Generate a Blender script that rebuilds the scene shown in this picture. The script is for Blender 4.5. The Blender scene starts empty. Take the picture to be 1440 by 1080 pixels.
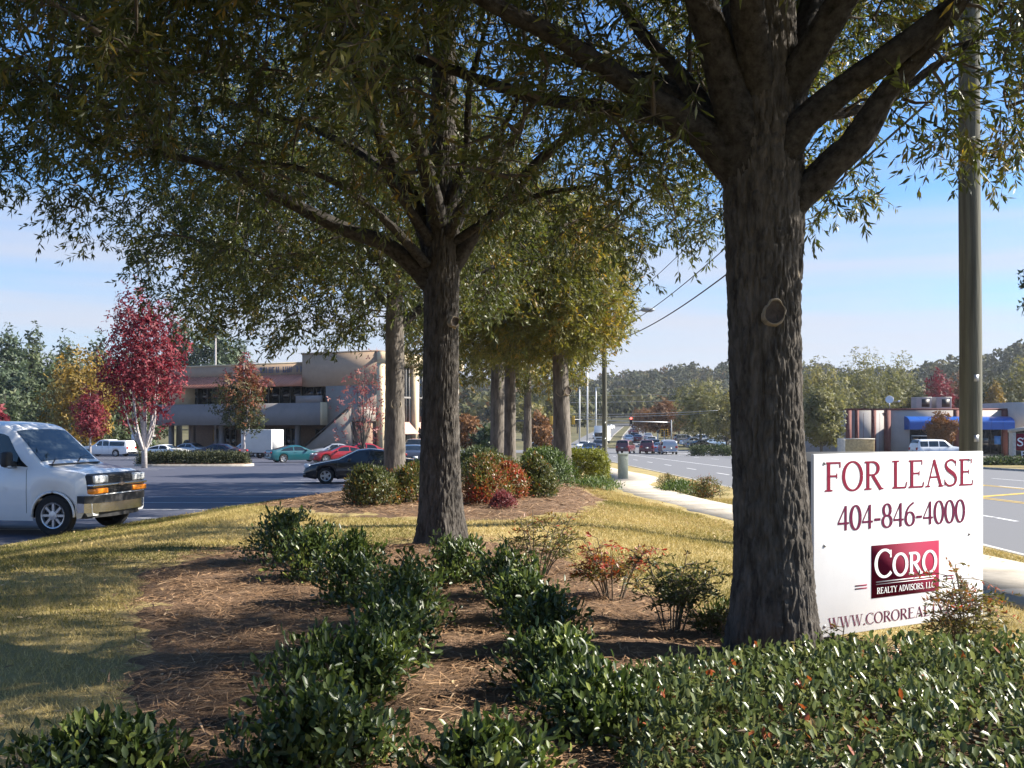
import bpy, bmesh, math, random
import numpy as np
from mathutils import Vector, Matrix

SC = bpy.context.scene
COL = SC.collection
R = math.radians
PI = math.pi
rng = np.random.default_rng(7)
random.seed(7)

# ------------------------------------------------------------------ camera, sky, sun, exposure
F = 1400.0
CAM_Z = 2.0
cam_d = bpy.data.cameras.new('camera')
cam = bpy.data.objects.new('camera', cam_d)
COL.objects.link(cam)
cam.location = (0, 0, CAM_Z)
cam.rotation_euler = (R(90), 0, 0)
cam_d.sensor_width = 36.0
cam_d.lens = 36.0 * F / 1440.0
cam_d.shift_y = 60.0 / 1440.0
cam_d.clip_start = 0.05
cam_d.clip_end = 5000.0
SC.camera = cam

SUN_EL, SUN_AZ = R(35), R(6)        # azimuth measured from +X towards +Y
world = bpy.data.worlds.new('World')
SC.world = world
world.use_nodes = True
wn, wl = world.node_tree.nodes, world.node_tree.links
wn.clear()
w_out = wn.new('ShaderNodeOutputWorld')
w_bg = wn.new('ShaderNodeBackground')
w_bg.inputs['Strength'].default_value = 0.051
w_sky = wn.new('ShaderNodeTexSky')
w_sky.sky_type = 'NISHITA'
w_sky.sun_disc = False
w_sky.sun_elevation = SUN_EL
w_sky.sun_rotation = R(90) - SUN_AZ
w_sky.air_density = 1.0
w_sky.dust_density = 0.6
w_sky.ozone_density = 1.6
w_tc = wn.new('ShaderNodeTexCoord')
w_sep = wn.new('ShaderNodeSeparateXYZ')
wl.new(w_tc.outputs['Generated'], w_sep.inputs[0])
w_map = wn.new('ShaderNodeMapping')
w_map.inputs['Scale'].default_value = (1.2, 1.2, 16)
wl.new(w_tc.outputs['Generated'], w_map.inputs['Vector'])
w_no = wn.new('ShaderNodeTexNoise')
w_no.inputs['Scale'].default_value = 1.6
w_no.inputs['Detail'].default_value = 5
wl.new(w_map.outputs[0], w_no.inputs['Vector'])
w_mr = wn.new('ShaderNodeMapRange')            # pale veil, thick at the horizon, gone high up
w_mr.interpolation_type = 'SMOOTHSTEP'
w_mr.inputs['From Min'].default_value = 0.02
w_mr.inputs['From Max'].default_value = 0.29
w_mr.inputs['To Min'].default_value = 0.95
w_mr.inputs['To Max'].default_value = 0.0
w_ad = wn.new('ShaderNodeMath'); w_ad.operation = 'MULTIPLY_ADD'
w_ad.inputs[1].default_value = -0.34
wl.new(w_no.outputs['Fac'], w_ad.inputs[0])
w_z = wn.new('ShaderNodeMath'); w_z.operation = 'ADD'
w_z.inputs[1].default_value = 0.17
wl.new(w_sep.outputs['Z'], w_z.inputs[0])
wl.new(w_z.outputs[0], w_ad.inputs[2])
wl.new(w_ad.outputs[0], w_mr.inputs['Value'])
w_mix = wn.new('ShaderNodeMix'); w_mix.data_type = 'RGBA'
wl.new(w_mr.outputs[0], w_mix.inputs['Factor'])
w_tint = wn.new('ShaderNodeMix'); w_tint.data_type = 'RGBA'; w_tint.blend_type = 'MULTIPLY'
w_tint.inputs['Factor'].default_value = 1.0
wl.new(w_sky.outputs[0], w_tint.inputs['A'])
w_tint.inputs['B'].default_value = (0.70, 1.10, 1.52, 1)
wl.new(w_tint.outputs['Result'], w_mix.inputs['A'])
w_mix.inputs['B'].default_value = (5.3, 5.45, 6.2, 1)
wl.new(w_mix.outputs['Result'], w_bg.inputs['Color'])
wl.new(w_bg.outputs[0], w_out.inputs[0])

sun_d = bpy.data.lights.new('sun', 'SUN')
sun_d.energy = 5.0
sun_d.angle = R(0.53)
sun_d.color = (1.0, 0.93, 0.82)
sun = bpy.data.objects.new('sun', sun_d)
COL.objects.link(sun)
SUN_V = Vector((math.cos(SUN_EL) * math.cos(SUN_AZ), math.cos(SUN_EL) * math.sin(SUN_AZ), math.sin(SUN_EL)))
sun.rotation_euler = SUN_V.to_track_quat('Z', 'Y').to_euler()
sun.location = SUN_V * 100

SC.view_settings.view_transform = 'Standard'
SC.view_settings.look = 'None'
SC.view_settings.exposure = 1.45
SC.view_settings.gamma = 1.0
SC.view_settings.use_curve_mapping = False
SC.render.engine = 'CYCLES'
SC.cycles.max_bounces = 6
SC.cycles.diffuse_bounces = 3
SC.cycles.glossy_bounces = 3
SC.cycles.transmission_bounces = 4
SC.cycles.use_denoising = True

# ------------------------------------------------------------------ helpers
def at(px, py, Y):
    """photo pixel + distance -> point of the place"""
    return ((px - 720) * Y / F, Y, CAM_Z + (600 - py) * Y / F)

_ZY = [-60, 20, 140, 165, 240, 330, 430, 700, 3000]
_ZZ = [0, 0, -1.62, -1.4, -0.2, 2.0, 3.6, 6.0, 12.0]
def zb(Y):
    return np.interp(Y, _ZY, _ZZ)

def ground_at(px, py):
    """where the ray through a photo pixel meets the base ground"""
    lo, hi = 3.0, 600.0
    for _ in range(60):
        m = (lo + hi) / 2
        if 600 + F * (CAM_Z - float(zb(m))) / m > py: lo = m
        else: hi = m
    return ((px - 720) * lo / F, lo, float(zb(lo)))

def hash3(ix, iy, iz):
    h = (ix * 374761393 + iy * 668265263 + iz * 1274126177) & 0xffffffff
    h = ((h ^ (h >> 13)) * 1274126177) & 0xffffffff
    return ((h ^ (h >> 16)) & 0xffff) / 65535.0

def vnoise(x, y, z):
    x, y, z = np.broadcast_arrays(np.asarray(x, float), np.asarray(y, float), np.asarray(z, float))
    fx, fy, fz = np.floor(x), np.floor(y), np.floor(z)
    ix, iy, iz = fx.astype(np.int64), fy.astype(np.int64), fz.astype(np.int64)
    u, v, w = x - fx, y - fy, z - fz
    u, v, w = u * u * (3 - 2 * u), v * v * (3 - 2 * v), w * w * (3 - 2 * w)
    r = 0
    for a in (0, 1):
        for b in (0, 1):
            for c in (0, 1):
                k = (u if a else 1 - u) * (v if b else 1 - v) * (w if c else 1 - w)
                r = r + k * hash3(ix + a, iy + b, iz + c)
    return r

def sstep(a, b, x):
    t = np.clip((x - a) / (b - a), 0, 1)
    return t * t * (3 - 2 * t)

def unit(v):
    return v / np.maximum(np.linalg.norm(v, axis=-1, keepdims=True), 1e-9)

# ---- object bookkeeping
def tag(o, label=None, cat=None, group=None, kind=None):
    if label: o['label'] = label
    if cat: o['category'] = cat
    if group: o['group'] = group
    if kind: o['kind'] = kind
    return o

def empty(name, loc=(0, 0, 0), rz=0.0):
    o = bpy.data.objects.new(name, None)
    o.empty_display_size = 0.3
    COL.objects.link(o)
    o.location = loc
    o.rotation_euler = (0, 0, rz)
    return o

def link(name, me, mat=None, parent=None, loc=None):
    o = bpy.data.objects.new(name, me)
    COL.objects.link(o)
    if mat is not None and not me.materials: me.materials.append(mat)
    if parent is not None: o.parent = parent
    if loc is not None: o.location = loc
    return o

def np_mesh(name, V, faces, tint=None, smooth=False):
    """faces: list of int arrays (M,k)"""
    V = np.asarray(V, dtype=np.float32)
    me = bpy.data.meshes.new(name)
    me.vertices.add(len(V))
    me.vertices.foreach_set('co', V.ravel())
    loops = np.concatenate([np.asarray(f, dtype=np.int32).ravel() for f in faces])
    tot = np.concatenate([np.full(len(f), np.asarray(f).shape[1], dtype=np.int32) for f in faces])
    start = np.concatenate([[0], np.cumsum(tot)[:-1]]).astype(np.int32)
    me.loops.add(len(loops))
    me.loops.foreach_set('vertex_index', loops)
    me.polygons.add(len(tot))
    me.polygons.foreach_set('loop_start', start)
    me.polygons.foreach_set('loop_total', tot)
    if smooth:
        me.polygons.foreach_set('use_smooth', np.ones(len(tot), dtype=bool))
    me.update(calc_edges=True)
    if tint is not None:
        a = me.attributes.new('tint', 'FLOAT', 'POINT')
        a.data.foreach_set('value', np.asarray(tint, dtype=np.float32))
    return me

class Acc:
    """collects vertices and faces of one mesh"""
    def __init__(s):
        s.V, s.F4, s.F3, s.P, s.T, s.n = [], [], [], [], [], 0
    def add(s, V, f4=None, f3=None, poly=None, tint=None):
        V = np.asarray(V, float).reshape(-1, 3)
        if f4 is not None and len(f4): s.F4.append(np.asarray(f4) + s.n)
        if f3 is not None and len(f3): s.F3.append(np.asarray(f3) + s.n)
        if poly is not None:
            for p in poly: s.P.append(np.asarray([p]) + s.n)
        s.V.append(V)
        s.T.append(np.full(len(V), 0.5) if tint is None else np.broadcast_to(np.asarray(tint, float), (len(V),)))
        s.n += len(V)
        return s
    def box(s, c, d, rz=0.0, bev=0.0):
        x, y, z = d[0] / 2, d[1] / 2, d[2] / 2
        if bev > 0:
            bm = bmesh.new()
            bmesh.ops.create_cube(bm, size=1.0)
            bmesh.ops.scale(bm, vec=d, verts=bm.verts)
            bmesh.ops.bevel(bm, geom=list(bm.edges), offset=bev, segments=2, affect='EDGES', profile=0.6)
            bm.verts.index_update()
            V = np.array([v.co[:] for v in bm.verts])
            P = [[v.index for v in f.verts] for f in bm.faces]
            bm.free()
        else:
            V = np.array([(-x, -y, -z), (x, -y, -z), (x, y, -z), (-x, y, -z), (-x, -y, z), (x, -y, z), (x, y, z), (-x, y, z)])
            P = None
        if rz:
            ca, sa = math.cos(rz), math.sin(rz)
            V = np.stack([V[:, 0] * ca - V[:, 1] * sa, V[:, 0] * sa + V[:, 1] * ca, V[:, 2]], 1)
        V = V + np.asarray(c, float)
        if P is not None: s.add(V, poly=P)
        else: s.add(V, f4=[(0, 3, 2, 1), (4, 5, 6, 7), (0, 1, 5, 4), (1, 2, 6, 5), (2, 3, 7, 6), (3, 0, 4, 7)])
        return s
    def tube(s, pts, rad, seg=8, caps=True, tint=None):
        pts = np.asarray(pts, float)
        n = len(pts)
        rad = np.broadcast_to(np.asarray(rad, float), (n,))
        T = unit(np.gradient(pts, axis=0))
        ref = np.array([0, 0, 1.0]) if abs(T[0, 2]) < 0.9 else np.array([1.0, 0, 0])
        A = unit(np.cross(T, ref)); B = np.cross(T, A)
        th = np.linspace(0, 2 * PI, seg, endpoint=False)
        V = pts[:, None] + rad[:, None, None] * (np.cos(th)[None, :, None] * A[:, None] + np.sin(th)[None, :, None] * B[:, None])
        i = np.arange(n - 1)[:, None] * seg; j = np.arange(seg)[None]; k = (j + 1) % seg
        q = np.stack([i + j, i + k, i + seg + k, i + seg + j], -1).reshape(-1, 4)
        s.add(V.reshape(-1, 3), f4=q, poly=[list(range(seg))[::-1], [(n - 1) * seg + t for t in range(seg)]] if caps else None, tint=tint)
        return s
    def lathe(s, prof, seg=24, axis='z', c=(0, 0, 0), close=False):
        """prof: (r, h) list"""
        prof = np.asarray(prof, float); n = len(prof)
        th = np.linspace(0, 2 * PI, seg, endpoint=False)
        x = prof[:, 0][:, None] * np.cos(th); y = prof[:, 0][:, None] * np.sin(th); z = np.broadcast_to(prof[:, 1][:, None], x.shape)
        if axis == 'z': V = np.stack([x, y, z], -1)
        elif axis == 'y': V = np.stack([x, z, y], -1)
        else: V = np.stack([z, x, y], -1)
        i = np.arange(n - 1)[:, None] * seg; j = np.arange(seg)[None]; k = (j + 1) % seg
        q = np.stack([i + j, i + k, i + seg + k, i + seg + j], -1).reshape(-1, 4)
        s.add(V.reshape(-1, 3) + np.asarray(c, float), f4=q)
        return s
    def prism(s, poly, z0, z1):
        """extruded outline (x,y) between z0 and z1"""
        n = len(poly)
        V = [(x, y, z0) for x, y in poly] + [(x, y, z1) for x, y in poly]
        s.add(V, f4=[(i, (i + 1) % n, n + (i + 1) % n, n + i) for i in range(n)], poly=[list(range(n))[::-1], list(range(n, 2 * n))])
        return s
    def mesh(s, name, smooth=False, tint=False, sharp=None):
        me = np_mesh(name, np.concatenate(s.V), [f for f in s.F4] + [f for f in s.F3] + s.P, np.concatenate(s.T) if tint else None, smooth)
        if smooth and sharp: me.set_sharp_from_angle(angle=R(sharp))
        return me
    def obj(s, name, mat, parent=None, smooth=False, tint=False, sharp=None):
        return link(name, s.mesh(name, smooth, tint, sharp), mat, parent)

def grid_mesh(name, xs, ys, zf, smooth=True):
    X, Y = np.meshgrid(xs, ys)
    Z = zf(X, Y)
    n, m = X.shape
    i = np.arange(n - 1)[:, None] * m; j = np.arange(m - 1)[None]
    q = np.stack([i + j, i + j + 1, i + m + j + 1, i + m + j], -1).reshape(-1, 4)
    return np_mesh(name, np.stack([X, Y, Z], -1).reshape(-1, 3), [q], smooth=smooth)

def copy_tree(o, parent=None):
    c = o.copy(); COL.objects.link(c)
    if parent is not None: c.parent = parent
    for ch in list(o.children): copy_tree(ch, c)
    return c

# ---- materials
def new_mat(name):
    m = bpy.data.materials.new(name); m.use_nodes = True
    nt = m.node_tree; b = nt.nodes['Principled BSDF']
    return m, nt, b

def mat(name, col, rough=0.6, metal=0.0, spec=0.5, var=0.0, vscale=4.0, bump=0.0, bscale=40.0, bdist=0.01, coat=0.0, stretch=None, detail=6.0, col2=None, emit=None):
    m, nt, b = new_mat(name)
    N, L = nt.nodes, nt.links
    b.inputs['Roughness'].default_value = rough
    b.inputs['Metallic'].default_value = metal
    b.inputs['Specular IOR Level'].default_value = spec
    if coat:
        b.inputs['Coat Weight'].default_value = coat
        b.inputs['Coat Roughness'].default_value = 0.06
    b.inputs['Base Color'].default_value = (*col, 1)
    if var or bump:
        tc = N.new('ShaderNodeTexCoord')
        mp = N.new('ShaderNodeMapping')
        if stretch: mp.inputs['Scale'].default_value = stretch
        L.new(tc.outputs['Object'], mp.inputs['Vector'])
    if var:
        no = N.new('ShaderNodeTexNoise'); no.inputs['Scale'].default_value = vscale; no.inputs['Detail'].default_value = detail
        no.inputs['Roughness'].default_value = 0.65
        L.new(mp.outputs[0], no.inputs['Vector'])
        rp = N.new('ShaderNodeValToRGB')
        c0 = tuple(max(0, c * (1 - var)) for c in col)
        c1 = tuple(min(1, c * (1 + var)) for c in col) if col2 is None else col2
        rp.color_ramp.elements[0].position = 0.32; rp.color_ramp.elements[1].position = 0.68
        rp.color_ramp.elements[0].color = (*c0, 1); rp.color_ramp.elements[1].color = (*c1, 1)
        L.new(no.outputs['Fac'], rp.inputs[0]); L.new(rp.outputs[0], b.inputs['Base Color'])
    if bump:
        nb = N.new('ShaderNodeTexNoise'); nb.inputs['Scale'].default_value = bscale; nb.inputs['Detail'].default_value = 5
        L.new(mp.outputs[0], nb.inputs['Vector'])
        bp = N.new('ShaderNodeBump'); bp.inputs['Strength'].default_value = bump; bp.inputs['Distance'].default_value = bdist
        L.new(nb.outputs['Fac'], bp.inputs['Height']); L.new(bp.outputs[0], b.inputs['Normal'])
    if emit:
        b.inputs['Emission Color'].default_value = (*emit[0], 1); b.inputs['Emission Strength'].default_value = emit[1]
    return m

def leaf_mat(name, stops, rough=0.5, trans=0.3, spec=0.4, bright=1.7):
    """stops: (position, colour) over the per-leaf 'tint' attribute"""
    m, nt, b = new_mat(name)
    N, L = nt.nodes, nt.links
    at_ = N.new('ShaderNodeAttribute'); at_.attribute_name = 'tint'
    rp = N.new('ShaderNodeValToRGB')
    els = rp.color_ramp.elements
    while len(els) < len(stops): els.new(0.5)
    for e, (p, c) in zip(els, stops):
        e.position = p; e.color = (*c, 1)
    L.new(at_.outputs['Fac'], rp.inputs[0])
    L.new(rp.outputs[0], b.inputs['Base Color'])
    b.inputs['Roughness'].default_value = rough
    b.inputs['Specular IOR Level'].default_value = spec
    if trans:
        tr = N.new('ShaderNodeBsdfTranslucent')
        mx = N.new('ShaderNodeMixShader'); mx.inputs[0].default_value = trans
        hs = N.new('ShaderNodeHueSaturation'); hs.inputs['Value'].default_value = bright; hs.inputs['Saturation'].default_value = 1.1
        L.new(rp.outputs[0], hs.inputs['Color']); L.new(hs.outputs[0], tr.inputs['Color'])
        L.new(b.outputs[0], mx.inputs[1]); L.new(tr.outputs[0], mx.inputs[2])
        L.new(mx.outputs[0], N['Material Output'].inputs['Surface'])
    return m

# ---- leaves
def leaves(P, D, Ln, W, tint, up=None, flat=0.0, fold=0.0, r=None):
    """one leaf per row; returns V, quads, tint"""
    r = r or rng
    n = len(P)
    D = unit(D)
    rnd = r.normal(size=(n, 3))
    if up is not None: rnd = rnd * (1 - flat) + flat * np.cross(D, up) * 3
    S = unit(rnd - (rnd * D).sum(-1, keepdims=True) * D)
    Ln = np.broadcast_to(np.asarray(Ln, float), (n,))[:, None]
    W = np.broadcast_to(np.asarray(W, float), (n,))[:, None]
    if fold:
        Nn = np.cross(S, D)
        up_ = Nn * W * fold
        V = np.stack([P, P + D * Ln * .30 + S * W * .42 + up_, P + D * Ln * .68 + S * W * .46 + up_, P + D * Ln, P + D * Ln * .72 - S * W * .44 + up_, P + D * Ln * .33 - S * W * .43 + up_], 1).reshape(-1, 3)
        b = np.arange(n)[:, None] * 6
        q = np.concatenate([b + np.array([0, 1, 2, 3]), b + np.array([0, 3, 4, 5])])
        return V, q, np.repeat(tint, 6)
    V = np.stack([P, P + D * Ln * 0.45 + S * W * 0.5, P + D * Ln, P + D * Ln * 0.5 - S * W * 0.5], 1).reshape(-1, 3)
    q = np.arange(n * 4).reshape(-1, 4)
    return V, q, np.repeat(tint, 4)

def catmull(P, n):
    P = np.asarray(P, float)
    Q = np.concatenate([[2 * P[0] - P[1]], P, [2 * P[-1] - P[-2]]])
    t = np.linspace(0, len(P) - 1 - 1e-6, n)
    i = t.astype(int); f = (t - i)[:, None]
    a, b, c, d = Q[i], Q[i + 1], Q[i + 2], Q[i + 3]
    return 0.5 * (2 * b + (c - a) * f + (2 * a - 5 * b + 4 * c - d) * f ** 2 + (3 * b - a - 3 * c + d) * f ** 3)
# ------------------------------------------------------------------ materials of the setting
def ground_mat(name, stops, scales, bump=0.5, rough=0.95, bdist=0.02, streak=None):
    m, nt, b = new_mat(name)
    N, L = nt.nodes, nt.links
    tc = N.new('ShaderNodeTexCoord')
    n1 = N.new('ShaderNodeTexNoise'); n1.inputs['Scale'].default_value = scales[0]; n1.inputs['Detail'].default_value = 4
    n2 = N.new('ShaderNodeTexNoise'); n2.inputs['Scale'].default_value = scales[1]; n2.inputs['Detail'].default_value = 8; n2.inputs['Roughness'].default_value = 0.8
    L.new(tc.outputs['Object'], n1.inputs['Vector']); L.new(tc.outputs['Object'], n2.inputs['Vector'])
    mx = N.new('ShaderNodeMath'); mx.operation = 'MULTIPLY_ADD'; mx.inputs[1].default_value = 0.5
    L.new(n1.outputs['Fac'], mx.inputs[0])
    m2 = N.new('ShaderNodeMath'); m2.operation = 'MULTIPLY'; m2.inputs[1].default_value = 0.5
    if streak:                                         # long wear marks of tyres
        mp = N.new('ShaderNodeMapping'); mp.inputs['Scale'].default_value = streak
        n3 = N.new('ShaderNodeTexNoise'); n3.inputs['Scale'].default_value = 1.0; n3.inputs['Detail'].default_value = 6; n3.inputs['Roughness'].default_value = .7
        L.new(tc.outputs['Object'], mp.inputs['Vector']); L.new(mp.outputs[0], n3.inputs['Vector'])
        m3 = N.new('ShaderNodeMix'); m3.inputs['Factor'].default_value = .6
        L.new(n2.outputs['Fac'], m3.inputs['A']); L.new(n3.outputs['Fac'], m3.inputs['B']); L.new(m3.outputs[0], m2.inputs[0])
    else:
        L.new(n2.outputs['Fac'], m2.inputs[0]); L.new(m2.outputs[0], mx.inputs[2])
    rp = N.new('ShaderNodeValToRGB'); els = rp.color_ramp.elements
    while len(els) < len(stops): els.new(0.5)
    for e, (p, c) in zip(els, stops): e.position = p; e.color = (*c, 1)
    L.new(mx.outputs[0], rp.inputs[0]); L.new(rp.outputs[0], b.inputs['Base Color'])
    b.inputs['Roughness'].default_value = rough
    b.inputs['Specular IOR Level'].default_value = 0.2
    bp = N.new('ShaderNodeBump'); bp.inputs['Strength'].default_value = bump; bp.inputs['Distance'].default_value = bdist
    L.new(n2.outputs['Fac'], bp.inputs['Height']); L.new(bp.outputs[0], b.inputs['Normal'])
    return m

m_lawn = ground_mat('dry_lawn', [(0.34, (0.15, 0.12, 0.048)), (0.48, (0.30, 0.235, 0.098)), (0.62, (0.42, 0.33, 0.15))], (0.9, 45))
m_soil = ground_mat('mulch_ground', [(0.33, (0.07, 0.042, 0.026)), (0.5, (0.17, 0.108, 0.068)), (0.66, (0.29, 0.19, 0.125))], (1.6, 55), bump=0.9, bdist=0.03)
m_earth = ground_mat('rough_ground', [(0.35, (0.06, 0.065, 0.03)), (0.6, (0.14, 0.12, 0.06))], (0.05, 2))
m_verge = ground_mat('verge_grass', [(0.35, (0.14, 0.12, 0.045)), (0.6, (0.27, 0.21, 0.09))], (0.4, 8))
m_lot = ground_mat('dark_asphalt', [(0.34, (0.036, 0.040, 0.062)), (0.52, (0.052, 0.056, 0.082)), (0.68, (0.072, 0.076, 0.10))], (0.2, 30), bump=0.25, rough=0.7, bdist=0.006, streak=(.25, .9, 1))
m_road = ground_mat('worn_asphalt', [(0.36, (0.085, 0.085, 0.092)), (0.5, (0.122, 0.122, 0.128)), (0.64, (0.165, 0.165, 0.17))], (0.45, 25), bump=0.3, rough=0.8, bdist=0.006, streak=(1.1, .03, 1))
m_conc = mat('pavement_concrete', (0.37, 0.325, 0.26), 0.9, var=0.22, vscale=2.5, bump=0.2, bscale=60)
m_kerb = mat('kerb_concrete', (0.36, 0.33, 0.28), 0.9, var=0.3, vscale=3, bump=0.2, bscale=40)
m_white = mat('road_paint_white', (0.62, 0.62, 0.62), 0.8, var=0.25, vscale=6)
m_yellow = mat('road_paint_yellow', (0.55, 0.36, 0.06), 0.8, var=0.25, vscale=6)

# ------------------------------------------------------------------ ground sheets
def edge(Y):                                   # where the lawn meets the parking lot
    return np.interp(Y, [-20, 16, 40, 75], [-13, -8.2, -4.3, -3.2])

def lawn_z(X, Y):
    e = edge(Y)
    hump = 0.5 * np.interp(Y, [0, 28, 45, 75], [1, 1, 0.55, 0.2])
    return zb(Y) + 0.09 + hump * sstep(e, e + 4.5, X) * (1 - 0.93 * sstep(0.2, 5.2, X))

ys = np.concatenate([[-120, -60, -20], np.linspace(0, 170, 35), [200, 240, 285, 330, 380, 430, 560, 700, 1200, 2600]])
xs = np.concatenate([[-2600, -900, -400], np.linspace(-200, 200, 21), [400, 900, 2600]])
g = link('ground', grid_mesh('ground', xs, ys, lambda X, Y: zb(Y) - 0.05), m_earth); tag(g, kind='structure')

def ribbon(name, ys_, xl, xr, dz, m, nx=4, kind='structure', parent=None):
    yy = np.asarray(ys_, float); l = np.asarray(xl, float); r = np.asarray(xr, float)
    t = np.linspace(0, 1, nx)
    X = l[:, None] * (1 - t) + r[:, None] * t
    Y = np.repeat(yy[:, None], nx, 1)
    Z = zb(Y) + dz
    n, k = X.shape
    i = np.arange(n - 1)[:, None] * k; j = np.arange(k - 1)[None]
    q = np.stack([i + j, i + j + 1, i + k + j + 1, i + k + j], -1).reshape(-1, 4)
    o = link(name, np_mesh(name, np.stack([X, Y, Z], -1).reshape(-1, 3), [q]), m, parent)
    if kind: tag(o, kind=kind)
    return o

py_ = np.linspace(-15, 128, 72)
ribbon('parking_lot', py_, np.full(72, -110.0), edge(py_) + 0.3, 0.0, m_lot, nx=12)

def bend(Y): return np.interp(Y, [-50, 110, 130, 165, 240, 330, 430, 700], [0, 0, 0.2, 1.0, 10, 22.6, 38, 80])
def road_l(Y): return 7.55 + bend(Y)
def road_r(Y): return np.interp(Y, [-20, 75, 105, 150, 240, 330, 700], [29, 28, 25, 23.5, 22, 22, 22]) + bend(Y)
ry = np.concatenate([np.linspace(-15, 130, 60), np.linspace(135, 430, 60)])
road = ribbon('road', ry, road_l(ry), road_r(ry), 0.004, m_road, nx=6)
cs = np.linspace(134, 150, 6)
ribbon('cross_street', cs, np.full(6, -90.0), np.full(6, 110.0), 0.0085, m_road, nx=40)
vy = np.linspace(-15, 133, 50)
ribbon('right_verge', vy, road_r(vy) + 0.16, road_r(vy) + 5.0, 0.09, m_verge, nx=3)
ribbon('shop_parking_lot', vy, road_r(vy) + 5.0, np.full(50, 120.0), 0.0, m_lot, nx=8)

# kerbs
def kerb(name, fx, y0, y1, side, n):
    yy = np.linspace(y0, y1, n + 1)
    k = empty(name, (0, 0, 0)); tag(k, kind='structure')
    for a, b in zip(yy[:-1], yy[1:]):
        b2 = b - 0.015
        xa, xb = float(fx(a)), float(fx(b2)); za, zb_ = float(zb(a)), float(zb(b2))
        w = 0.15 * side
        V = [(xa, a, za - .1), (xa + w, a, za - .1), (xb + w, b2, zb_ - .1), (xb, b2, zb_ - .1), (xa, a, za + .12), (xa + w, a, za + .12), (xb + w, b2, zb_ + .12), (xb, b2, zb_ + .12)]
        Acc().add(V, f4=[(4, 5, 6, 7), (0, 1, 5, 4), (1, 2, 6, 5), (2, 3, 7, 6), (3, 0, 4, 7)]).obj('kerb_stone', m_kerb, k)
    return k
kerb('near_kerb', lambda y: road_l(y) - 0.15, 8, 128, 1, 40)
kerb('far_kerb', lambda y: road_r(y), 20, 132, 1, 36)

# lane lines: each painted line or dash is a mark of its own on the road
def mark(xf, y0, y1, w, m, name='lane_line', dz=0.010, parent=None):
    yy = np.linspace(y0, y1, max(2, int((y1 - y0) / 4) + 1))
    x = np.array([float(xf(y)) for y in yy])
    return ribbon(name, yy, x - w / 2, x + w / 2, dz, m, nx=2, kind=None, parent=parent or road)
mark(lambda y: 7.95 + bend(y), 9, 128, 0.12, m_white, 'edge_line')
mark(lambda y: 13.7 + bend(y), 47, 126, 0.13, m_white, 'solid_line')
y = 9.0
while y < 124:
    mark(lambda t: 10.75 + bend(t), y, y + 3.0 if y > 30 else y + 6.5, 0.12, m_white, 'lane_dash')
    mark(lambda t: 21.6 + bend(t), y + 1.5, y + 4.6, 0.12, m_white, 'lane_dash')
    mark(lambda t: 18.3 + bend(t), y + 3, y + 6.2, 0.12, m_white, 'lane_dash')
    y += 9.0 if y > 20 else 6.6
for x in (13.9, 14.15, 17.9, 18.15):
    mark(lambda t, x=x: x + bend(t), 9, 45, 0.10, m_yellow, 'yellow_line')
for y0 in np.arange(12, 44, 4.5):                          # hatching between the yellow lines
    V = [(14.2, y0, zb(y0) + .011), (14.2, y0 + .45, zb(y0 + .45) + .011), (17.85, y0 + 3.45, zb(y0 + 3.45) + .011), (17.85, y0 + 3.0, zb(y0 + 3) + .011)]
    Acc().add(V, f4=[(3, 2, 1, 0)]).obj('yellow_hatch', m_yellow, road)
stop_y = 127.5
Acc().add([(18.6, stop_y, zb(stop_y) + .012), (25, stop_y, zb(stop_y) + .012), (25, stop_y + .6, zb(stop_y) + .012), (18.6, stop_y + .6, zb(stop_y) + .012)], f4=[(0, 1, 2, 3)]).obj('stop_line', m_white, road)
# grass median beyond the junction, between two kerbs
my = np.linspace(158, 330, 30)
med = ribbon('road_median', my, bend(my) + 14.6, bend(my) + 16.7, 0.13, m_earth, nx=3)
for fx in (14.3, 16.7):
    r_ = ribbon('median_kerb', my, bend(my) + fx, bend(my) + fx + 0.3, 0.15, m_kerb, nx=2, kind=None, parent=med)

# stall lines of the parking lot
lot_marks = bpy.data.objects['parking_lot']
def stall(x0, x1, y):
    V = [(x0, y, zb(y) + .005), (x1, y, zb(y) + .005), (x1, y + .1, zb(y + .1) + .005), (x0, y + .1, zb(y + .1) + .005)]
    Acc().add(V, f4=[(0, 1, 2, 3)]).obj('stall_line', m_white, lot_marks)
for y in np.arange(11.0, 62, 2.75):
    stall(float(edge(y)) - 5.2, float(edge(y)) - 0.05, y)
    if y > 16: stall(-31, -20.5, y)
for y in np.arange(70, 100, 2.75): stall(-44, -33, y)

# ------------------------------------------------------------------ lawn, beds, path
lx = np.linspace(0, 1, 90); ly = np.linspace(-6, 72, 200)
T, Yg = np.meshgrid(lx, ly)
e0 = edge(Yg); Xg = e0 + (7.40 - e0) * T
Zg = lawn_z(Xg, Yg) + (vnoise(Xg * 1.3, Yg * 1.3, 0) - 0.5) * 0.03 * np.minimum(1, np.minimum(T * 12, (1 - T) * 12))
n, k = Xg.shape
i = np.arange(n - 1)[:, None] * k; j = np.arange(k - 1)[None]
q = np.stack([i + j, i + j + 1, i + k + j + 1, i + k + j], -1).reshape(-1, 4)
lawn = link('lawn', np_mesh('lawn', np.stack([Xg, Yg, Zg], -1).reshape(-1, 3), [q], smooth=True), m_lawn); tag(lawn, kind='structure')
# the lawn's turned-down edge at the parking lot
sk = np.stack([edge(ly), ly], 1)
V = np.concatenate([np.column_stack([sk, lawn_z(edge(ly), ly) + 0.002]), np.column_stack([sk, zb(ly) - 0.1])])
m_ = len(ly); ii = np.arange(m_ - 1)
tag(link('lawn_edge', np_mesh('lawn_edge', V, [np.stack([ii, ii + 1, m_ + ii + 1, m_ + ii], 1)]), m_lawn), kind='structure')

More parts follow.
